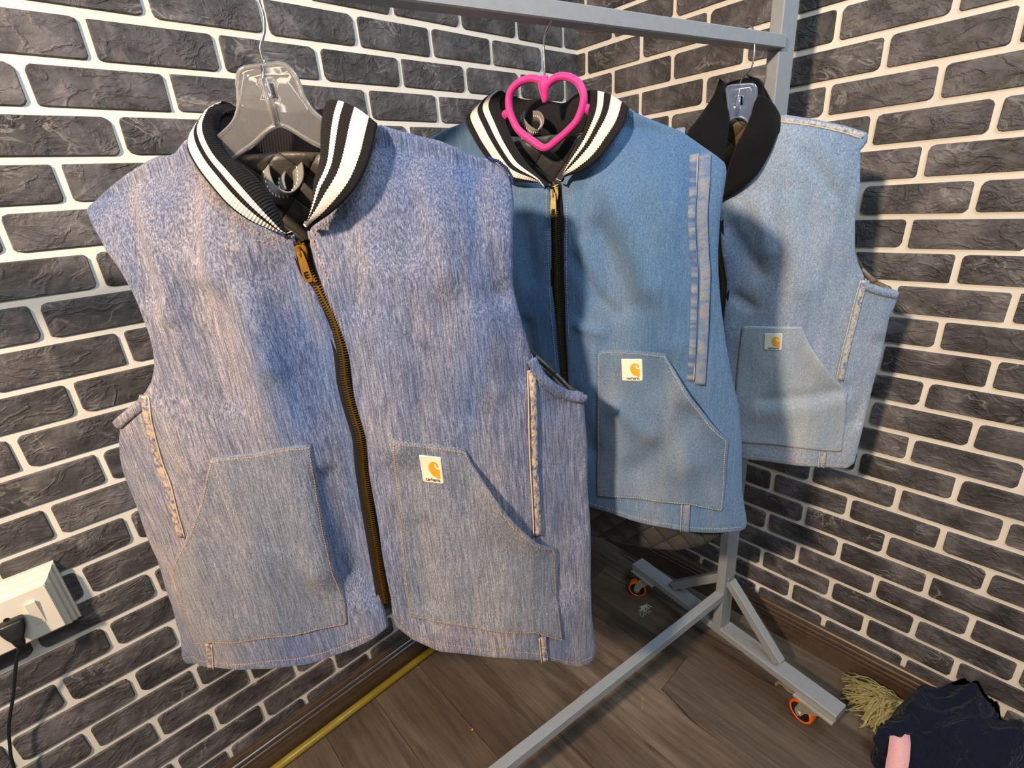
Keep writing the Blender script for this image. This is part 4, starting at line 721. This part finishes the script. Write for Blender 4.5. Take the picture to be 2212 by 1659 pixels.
for k in (1,2,3):
    R=ROOT[k]; t=TR[k]; hems=[xz(t[n]) for n in t if n.startswith('st_hem') or n.startswith('st_neck')]; DENTS[k]=hems
    front=lambda X,Zz,k=k:Dn(k,X,Zz)
    piece('front_panel',xz(t['panelL']),front,.005,DEN[k],R,er=.0035)
    piece('front_panel',xz(t['panelR']),front,.005,DEN[k],R,er=.0035)
    for n in ('sideL','sideR'):
        if n in t: piece('side_panel',xz(t[n]),lambda X,Zz,k=k:Dn(k,X,Zz)-.0015,.005,DEN[k],R,er=.0035,back_mat=QLT[k])
    for n in ('bindL','bindR'):
        if n in t:
            P=np.array(smoothp(xz(t[n]),5)); Q=on_s(k,P,.000); Q[:,2]-=.006
            v,f=tubev(Q,.0068,10,flat=.55,up=(0,0,1)); mesh('armhole_binding',v,f,DEN[k],R)
    # back panel (denim outside, quilted inside)
    hz={1:.055,2:.16,3:.13}[k]; xc=VP[k]['xc']
    yb=lambda X,Zz,k=k:-(.018+.040*(1-np.minimum(1,np.abs(X-VP[k]['xc'])/.31)**4)*(1-np.exp(-np.maximum(0,VP[k]['zn']-ZO-.03-Zz-.2*np.abs(X-VP[k]['xc']))/.05)))
    w2={1:.245,2:.235,3:.215}[k]; zn=VP[k]['zn']-ZO
    bl=[(-w2,hz+.01),(-.1,hz),(.1,hz),(w2,hz+.01)]
    if k==2: bl=[(-w2,.15)]+[(x,z) for x,z in xz(t['tail'])]+[(w2,.17)]
    rt=[(w2,zn-.36),(w2-.03,zn-.30),(w2-.055,zn-.22),(w2-.06,zn-.12),(w2-.045,zn-.075)]
    if 'backArmR' in t: rt=xz(t['backArmR'])[::-1]+[(w2-.06,zn-.12),(w2-.045,zn-.075)]
    lt=[(2*xc-x,z) for x,z in [(w2,zn-.36),(w2-.03,zn-.30),(w2-.055,zn-.22),(w2-.06,zn-.12),(w2-.045,zn-.075)]][::-1]
    poly=bl+rt+[(.085,zn-.035),(.03,zn-.030),(xc,zn-.026),(-.06,zn-.026),(-.105,zn-.033)]+lt
    piece('back_panel',poly,lambda X,Zz:yb(X,Zz)+.004,.008,QLT[k],R,step=.012,back_mat=DEN[k],er=.003,label='quilted dark lining on its inner face')
    # gussets joining front to back under the arms
    for sd,pn in ((-1,'sideL' if 'sideL' in t else 'panelL'),(1,'sideR' if 'sideR' in t else 'panelR')):
        Q=np.array(xz(t[pn])); Qc=np.vstack([Q,Q[:1]]); z0=Q[:,1].min()+.035; z1=zn-.375; vv=[];nz,ny=26,7
        for zq in np.linspace(z0,z1,nz):
            xs=[a[0]+(b_[0]-a[0])*(zq-a[1])/(b_[1]-a[1]) for a,b_ in zip(Qc[:-1],Qc[1:]) if (a[1]-zq)*(b_[1]-zq)<=0 and a[1]!=b_[1]]
            xf=(max(xs) if sd>0 else min(xs))-sd*.005; yfr=-float(Dn(k,np.array([xf]),np.array([zq]))[0])+.004
            xb=sd*w2 if sd>0 else -w2; xb=sd*min(abs(xb),abs(xf)-.004); ybk=-float(yb(np.array([xb]),np.array([zq]))[0])-.002
            for j in range(ny):
                u_=j/(ny-1); vv.append((xf+(xb-xf)*u_*u_,yfr+(ybk-yfr)*u_,zq))
        mesh('side_gusset',vv,[(i*ny+j,i*ny+j+1,(i+1)*ny+j+1,(i+1)*ny+j) for i in range(nz-1) for j in range(ny-1)],DEN[k],R)
    # collar
    mats=[M_BLACK,M_WHITE]
    if k<3:
        s1=[.04,.27,.42,.56] if k==1 else STR
        loft('collar_flap',t['collarL_out'],t['collarL_in'],R,mats,s1,bulge=.007,M_=26)
        loft('collar_flap',t['collarR_out'],t['collarR_in'],R,mats,[.17,.43,.62,.77] if k==1 else STR,bulge=.007,M_=26)
        loft('collar_back',t['cback_top'],t['cback_bot'],R,[M_BLACK],[],bulge=.003,rib=.0005,M_=12,curl=0)
    else:
        kn=lambda s,tt:.0035*np.sin(s[:,None]*45+tt[None,:]*4)*np.sin(math.pi*tt)[None,:]
        for a in ('L','R','R2'): loft('collar_flap',t['collar%s_out'%a],t['collar%s_in'%a],R,[M_JERSEY],[],bulge=.012,rib=0,M_=20,kn=kn,th=.005)
        loft('collar_back',t['cback_top'],t['cback_bot'],R,[M_JERSEY],[],bulge=.003,rib=0,M_=10,curl=0)
    pR=pocket(k,'pocketR','diagR',R,{1:.017,2:.014,3:.007}[k])
    if k==1: pocket(k,'pocketL','diagL',R,.003)
    label_patch(k,pR,.0035,M_LAB if k==1 else M_LAB2,(-.13,.93) if k==1 else (-.02,.94))
    zipper(k,R,M_BRASS if k==1 else M_BRASSD,slider=(k<3))
    b=Buf(); stitches(b,k,[xz(t[n]) for n in t if n.startswith('st_')],.0010)
    b.out('stitching',THR[k],R,kind='stuff')
    for n in ('seamL','seamLb','seamR','seamRb','seamRwb','shoulder'):
        if n in t:
            if n=='seamR' and k==2: continue
            P=resamp(smoothp(xz(t[n]),4),max(8,int(plen(xz(t[n]))/.006))); w={1:.011,2:.013,3:.012}[k]
            if n=='shoulder': w=.012
            v,f=ribbon(on_s(k,P,.0007),w,.0004); mesh('faded_shaded_seam',v,f,FADE[k],R,True)
            v,f=tubev(on_s(k,P-np.array([w/2*(1 if n[4:5]!='L' else -1),0]),.0012),.0009,6); mesh('seam_edge',v,f,M_EDGE[k],R,True)
    if k==2:
        a=np.array(smoothp(xz(t['seamR']),5)); c=np.array(smoothp(xz(t['seamRw']),5)); mid=(resamp(a,70)+resamp(c,70))/2
        v,f=ribbon(on_s(k,mid+np.array([.002,0]),.0006),.021,.0004); mesh('faded_shaded_seam',v,f,FADE[2],R,True)
        v,f=ribbon(on_s(k,resamp(a,70)-np.array([.006,0]),.0006),.013,.0004); mesh('faded_shaded_seam',v,f,m_fade_shade('puckered_seam_shadow',(122,126,136),(64,86,124),(92,110,136),(14,14,80)),R,True)  # shade of the puckers beside the seam, painted as blue patches on a strip
        v,f=tubev(on_s(k,resamp(a,70),.002),.0010,6); mesh('seam_edge',v,f,M_EDGE[2],R,True)
    for n in ('loopA','loopB'):
        if n in t:
            P=np.array(smoothp(xyz(t[n]),6)); v,f=ribbon(P,.019 if k==1 else .014,.0016,wdir=(.80,-.42,.42) if k==1 else (.70,-.6,.4)); lp=mesh('hanging_loop',v,f,M_STRAP,R,True)
            b=Buf()
            for i in range(2,len(P)-2,2):
                q0=(np.array(v[i*4+2])+np.array(v[i*4+3]))/2; q1=(np.array(v[i*4])+np.array(v[i*4+1]))/2; qc=q0+(q0-q1)*.25 if q0[1]<q1[1] else q1+(q1-q0)*.25; q,g=boxv(qc,(.0010,.0010,.0024)); b.add(q,g)
            b.out('stitching',M_THR,lp,kind='stuff')

    for n in ('frayA',):
        if n in t:
            P=resamp(smoothp(xz(t[n]),6),60); Q=on_s(k,P,.0005); Q[:,2]+=.0008*np.sin(np.arange(60)*2.1); v,f=tubev(Q,[.0016+.0006*math.sin(i*1.7) for i in range(60)],6); mesh('frayed_edge',v,f,m_knit('navy_frayed_thread',(44,54,92)),R)

# ---------------------------------------------------------------- hangers
def back_off(x,k):
    t_=np.clip((np.abs(np.asarray(x)+.02)-.075)/.05,0,1); return .026*t_*t_*(3-2*t_)
HN={1:('clear_hanger','clear plastic hanger with bright wire hook, holding the nearest vest','hanger'),
    2:('heart_hanger','bright pink heart-shaped hanger holding the middle vest','hanger'),
    3:('clear_hanger','small clear blue-tinted plastic hanger inside the black collar','hanger')}
for k in (1,2,3):
    nm,lb,ct=HN[k]; (ox,oy),deg=OV[k]; R=empty(nm,(ox,oy,ZO),math.radians(deg-90),lb,ct); t=TR[k]
    W_=[tuple(q/1e3 for q in p) for p in t['hwire']]
    if k==1:
        e=W_[-1]; W_+= [(e[0]-.004,-.004,e[2]+.010),(e[0]+.004,-.002,e[2]+.028),(e[0]+.018,.002,e[2]+.034)]
        W_=[(a,b_,c) for a,b_,c in W_]
    if k==2:
        a=math.radians(deg-90); vl=np.array([V[0]*math.cos(a)+V[1]*math.sin(a),-V[0]*math.sin(a)+V[1]*math.cos(a),0])
        e=np.array(W_[-1]); c0=e
        for dv,dz in ((.010,.012),(.022,.014),(.034,.006),(.038,-.008)): W_.append(tuple(c0+vl*dv+np.array([0,0,dz])))
    if k==3:
        a=math.radians(deg-90); vl=np.array([V[0]*math.cos(a)+V[1]*math.sin(a),-V[0]*math.sin(a)+V[1]*math.cos(a),0]); e=np.array(W_[-1])
        for dv,dz in ((.010,.0),(.018,-.004),(.022,-.014)): W_.append(tuple(e+vl*dv+np.array([0,0,dz])))
    v,f=tubev(smoothp(W_,6),.0014,8); mesh('wire_hook',v,f,M_CHROME,R)
    if k!=2:
        mt=M_CLEAR if k==1 else M_CLEAR2
        P=xz(t['hplate']); th=.0022
        piece('hanger_body',P,lambda X,Zz:th/2-back_off(X,k),th,mt,R,step=.008,er=.0008,hole=xz(t['hhole']))
        C_=resamp(smoothp([(a,0,c) for a,c in P],3,True),170,True); C_[:,1]=back_off(C_[:,0],k); v,f=tubev(C_,.0026,8,True); mesh('rim',v,f,mt,R)
        v,f=tubev([(a,0,c) for a,c in xz(t['hhole'])]+[(xz(t['hhole'])[0][0],0,xz(t['hhole'])[0][1])],.0015,6); mesh('window_rim',v,f,mt,R)
        S=xyz(t['hstem']); v,f=tubev([(a,-.001,c) for a,_,c in S[1:]],.0042,10); mesh('stem_sleeve',v,f,mt,R)
        v,f=tubev([(a,-.003,c) for a,_,c in S],.0011,8); mesh('stem_pin',v,f,M_CHROME,R)
    else:
        b=Buf(); hp=smoothp(xyz(t['heart']),5); hp=resamp(hp,110); hp[:,1]=-.001; v,f=tubev(hp,.0062,14,flat=.85,up=(0,-1,0)); b.add(v,f)
        b.out('heart_frame',M_PINK,R,smooth=True)
        S=xyz(t['hstem']); v,f=tubev([(a,-.002,c) for a,_,c in smoothp(S,5)],[.0062]*3+[.0085]*3+[.0072,.006,.005,.004,.003],12); mesh('stem',v,f,M_PINK,R)
        for n in ('harm','harmR'):
            P=np.array(smoothp(xyz(t[n]),6)); tq=np.linspace(0,1,len(P)); P[:,1]=.001+.034*np.clip(tq*7-.7,0,1); P[:,2]-=.022*np.clip(tq*5-.5,0,1); v,f=tubev(P,.0060,10,flat=.5,up=(0,0,1)); mesh('shoulder_arm',v,f,M_PINK,R)

# ---------------------------------------------------------------- wall socket with plug
bx=-1.516; bw=.215; zc=.7455; bh=.131
sk=empty('socket_box',(bx-bw/2,-.0048,zc),0,'white surface-mounted switch and socket box on the left brick wall','socket')
b=Buf(); steps=[(.0,0,.0),(.0,.008,.0),(.003,.010,.0),(.005,.020,.0),(.009,.024,.0),(.011,.033,.0),(.0165,.038,.0),(.0175,.0405,.0)]
v=[];f=[]
for ins,dp,_ in steps:
    x,z=bw/2-ins,bh/2-ins; v+=[(-x,-dp,-z),(x,-dp,-z),(x,-dp,z),(-x,-dp,z)]
for i in range(len(steps)-1):
    for q in range(4): f.append((i*4+q,i*4+(q+1)%4,i*4+4+(q+1)%4,i*4+4+q))
n=len(v); f+=[(0,3,2,1),(n-4,n-3,n-2,n-1)]
mesh('surround',v,f,M_PLASTW,sk,False)
b=Buf(); beam(b,(0,-.0405,0),(0,-.0425,0),bw-.038,bh-.038,(1,0,0),.0012); fp=b.out('faceplate',M_PLASTW,sk)
b=Buf(); v=[(.0565,-.0425,.026),(.0700,-.0425,.026),(.0700,-.0425,-.0215),(.0565,-.0425,-.0215),(.0565,-.0475,.026),(.0700,-.0475,.026),(.0700,-.0435,-.0215),(.0565,-.0435,-.0215)]
b.add(v,[(0,1,2,3),(4,7,6,5),(0,4,5,1),(1,5,6,2),(2,6,7,3),(3,7,4,0)]); b.out('rocker_switch',M_PLASTW,sk)
for cx in (.0295,-.045):
    b=Buf()
    for dx,dz,r in ((0,.012,.0042),(-.009,-.006,.0034),(.009,-.006,.0034)):
        q,g=tubev([(cx+dx,-.0422,dz),(cx+dx,-.0431,dz)],r,12); b.add(q,g)
    b.out('pin_hole',M_DARKP,sk)
pl=empty('power_plug',(-1.589,-.0473,.7475),0,'black plug with its cord hanging from the wall socket','plug')
b=Buf(); secs=[(.0115,.0165,.0085),(.0085,.0180,.0105),(-.004,.0165,.0112),(-.012,.0125,.0105),(-.019,.0085,.0080),(-.030,.0068,.0066),(-.033,.0058,.0058)]
v=[];f=[]
for z,w,h in secs:
    for q in range(16):
        a=2*math.pi*q/16; sg=lambda u:math.copysign(abs(u)**.55,u); v.append((w*sg(math.cos(a)),-.0118-.011*min(1,max(0,-z/.02))+h*sg(math.sin(a)),z))
for i in range(len(secs)-1):
    for q in range(16): f.append((i*16+q,i*16+16+q,i*16+16+(q+1)%16,i*16+(q+1)%16))
f+=[tuple(range(16)),tuple(len(v)-1-q for q in range(16))]
mesh('plug_body',v,f,M_DARKP,pl)
cd=smoothp([(-.001,-.023,-.030),(-.010,-.020,-.050),(-.021,-.012,-.075),(-.043,.000,-.132),(-.069,.012,-.193),(-.083,.016,-.236),(-.096,.016,-.295),(-.108,.014,-.42),(-.112,.012,-.58),(-.12,.0,-.70),(-.15,-.05,-.743),(-.24,-.10,-.7445)],6)
v,f=tubev(cd,.0026,8); mesh('cord',v,f,M_DARKP,pl)

# ---------------------------------------------------------------- pole, heap of clothes, fringe, litter
po=empty('floor_pole',(-1.2,-.032,.0112),0,'olive yellow round pole lying along the left skirting board','pole')
v,f=tubev([(1.2-.50,-.0,0),(0,0.0,0),(-.9,.0,0)],.0112,16); mesh('shaft',v,f,M_POLE,po)
b=Buf()
for x_ in (.70,): q,g=tubev([(x_-.002,0,0),(x_+.002,0,0)],.0118,16); b.add(q,g)
b.out('end_cap',M_POLE,po,smooth=False)
def heap(name,c,rx,ry,h,mat,label,cat,seed,rot=0,skew=(0,0),tilt=0):
    n,mn=120,44; v=[];f=[]
    for j in range(mn):
        t=j/(mn-1)
        for i in range(n):
            a=2*math.pi*i/n
            rad=(1+.10*math.sin(3*a+seed)+.07*math.sin(5*a+seed*2)+.035*math.sin(11*a+seed*3))
            r=math.sin(t*math.pi/2)**.8*rad; zz=h*max(0,math.cos(t*math.pi/2))**.72
            x,y=rx*r*math.cos(a),ry*r*math.sin(a)
            fo=.020*math.sin(38*x+14*y+seed+2.2*math.sin(21*y+seed))+.014*(1-2*abs(math.sin(35*y-16*x+seed*2+1.5*math.sin(18*x))))+.008*(1-2*abs(math.sin(62*x+33*y+2*math.sin(25*y))))
            zz=max(.001,zz*(1+.10*math.sin(12*x+seed))+fo*math.sin(t*math.pi)**.5*min(1,h/.08)*.9) if t<.999 else .0008
            zz=max(.0008,zz*(1+tilt*max(-1,min(1,x/rx))))
            xx=min(x+skew[0]*zz,-c[0]-.02); v.append((xx,y+skew[1]*zz,zz))
    v.append((0,0,max(q[2] for q in v[:n])))
    for j in range(mn-1):
        for i in range(n): f.append((j*n+i,(j+1)*n+i,(j+1)*n+(i+1)%n,j*n+(i+1)%n))
    R=empty(name,c,rot,label,cat); mesh('cloth',v,f,mat,R); return R
nv=heap('navy_garment',(-.150,-1.235,0),.140,.145,.140,M_NAVY,'crumpled navy garment with a pale pink lining, on the floor by the right wall','garment',1.3,0,(.30,0),.35)
# rolled sleeve end and pink facing
q=[(-.070,.085,.012),(-.075,.118,.035),(-.066,.132,.066),(-.040,.118,.092),(-.005,.090,.105),(.03,.06,.11)]
v,f=tubev(smoothp(q,6),[.020+.003*math.sin(i*1.9) for i in range(31)],12,flat=.8); mesh('rolled_cuff',v,f,M_NAVY,nv)
P=np.array(smoothp([(-.030,.112,.098),(-.062,.106,.092),(-.092,.100,.076),(-.120,.096,.056),(-.150,.090,.036),(-.170,.085,.012)],5)); v,f=ribbon(P,[.030,.034,.034,.036,.038,.040,.040]+[.040]*(len(P)-7),.004,wdir=(.15,-.98,.1)); mesh('pink_facing',v,f,M_PINKC,nv,label='pale pink cloth facing')
heap('black_garment',(-.140,-1.520,0),.125,.13,.115,M_BLKC,'black garment heaped behind the navy one at the lower right','garment',4.1,.0,(.1,0),.2)
# fringe bundle
fr=empty('fringe_bundle',(-.055,-1.095,0),0,'olive yellow bundle of fringe strands between the rack foot and the navy garment','fringe')
b=Buf()
for i in range(190):
    a=math.radians(random.uniform(78,178)); l=random.uniform(.05,.115); z0=random.uniform(.006,.04); st=np.array([random.uniform(-.028,.014),random.uniform(-.02,.012),z0]); d=np.array([math.cos(a),math.sin(a),0])
    pts=[st+d*l*t+np.array([0,0,z0*(.9*math.sin(t*2.2))-z0*t*t*.8])+np.array([.005*math.sin(7*t+i),.005*math.cos(6*t+i*2),0]) for t in np.linspace(0,1,7)]
    pts=[np.array([p[0],p[1],max(.0012,p[2])]) for p in pts]
    v,f=ribbon(pts,random.uniform(.0022,.0046),.0008,nrm=(0,0,1)); b.add(v,f)
b.out('strands',M_FRINGE,fr,kind='stuff')
v,f=tubev([(-.012,-.004,.022),(.012,-.030,.026),(.03,-.055,.03)],[.017,.016,.014],12); mesh('binding',v,f,plain('cream_binding',(196,182,140),.8),fr)
def bit(name,lb,ct,loc,v,f,mt,kind=None):
    o=mesh(name,v,f,mt,None,False); o.location=loc; tag(o,lb,ct,kind=kind); return o
bit('paper_scrap','small white triangular paper scrap on the floor under the middle vest','scrap',(-.4255,-.361,.0004),[(0,0,0),(.010,.004,.0004),(.004,-.007,.0),(0,0,.0006),(.010,.004,.001),(.004,-.007,.0006)],[(0,2,1),(3,4,5),(0,1,4,3),(1,2,5,4),(2,0,3,5)],M_SCRAP)
b=Buf()
for i in range(34):
    a=random.uniform(3.6,5.6); l=random.uniform(.012,.040); p0=np.array([random.uniform(-.006,.006),random.uniform(-.004,.004),.001+random.random()*.006])
    pts=[p0+np.array([math.cos(a+math.sin(t*4+i)*.5)*l*t,math.sin(a+math.cos(t*3+i)*.5)*l*t,0.003*math.sin(t*3)]) for t in np.linspace(0,1,7)]
    pts=[(p[0],p[1],max(.0006,p[2])) for p in pts]; v,f=tubev(pts,.00045,4); b.add(v,f)
o=b.out('thread_tuft',M_THR); o.location=(-.218,-.418,0); tag(o,'tuft of white loose threads on the floor beside the far caster','thread')
def ucol(c): return plain('crumb_%d'%c[0],c,.8)
bit('crumb','tiny orange crumb on the planks, lower middle of the picture','crumb',(-.8915,-.3205,.001),*boxv((0,0,0),(.005,.004,.002)),ucol((220,150,60)))
b=Buf(); P=[(0,0,.0006),(.012,.004,.0008),(.020,.014,.0006),(.034,.018,.0008)]; v,f=tubev(smoothp(P,5),.0005,5); b.add(v,f); o=b.out('thread_wisp',ucol((176,186,72))); o.location=(-.52,-.62,0); tag(o,'short yellow-green loose thread on the floor near the lower rail','thread')
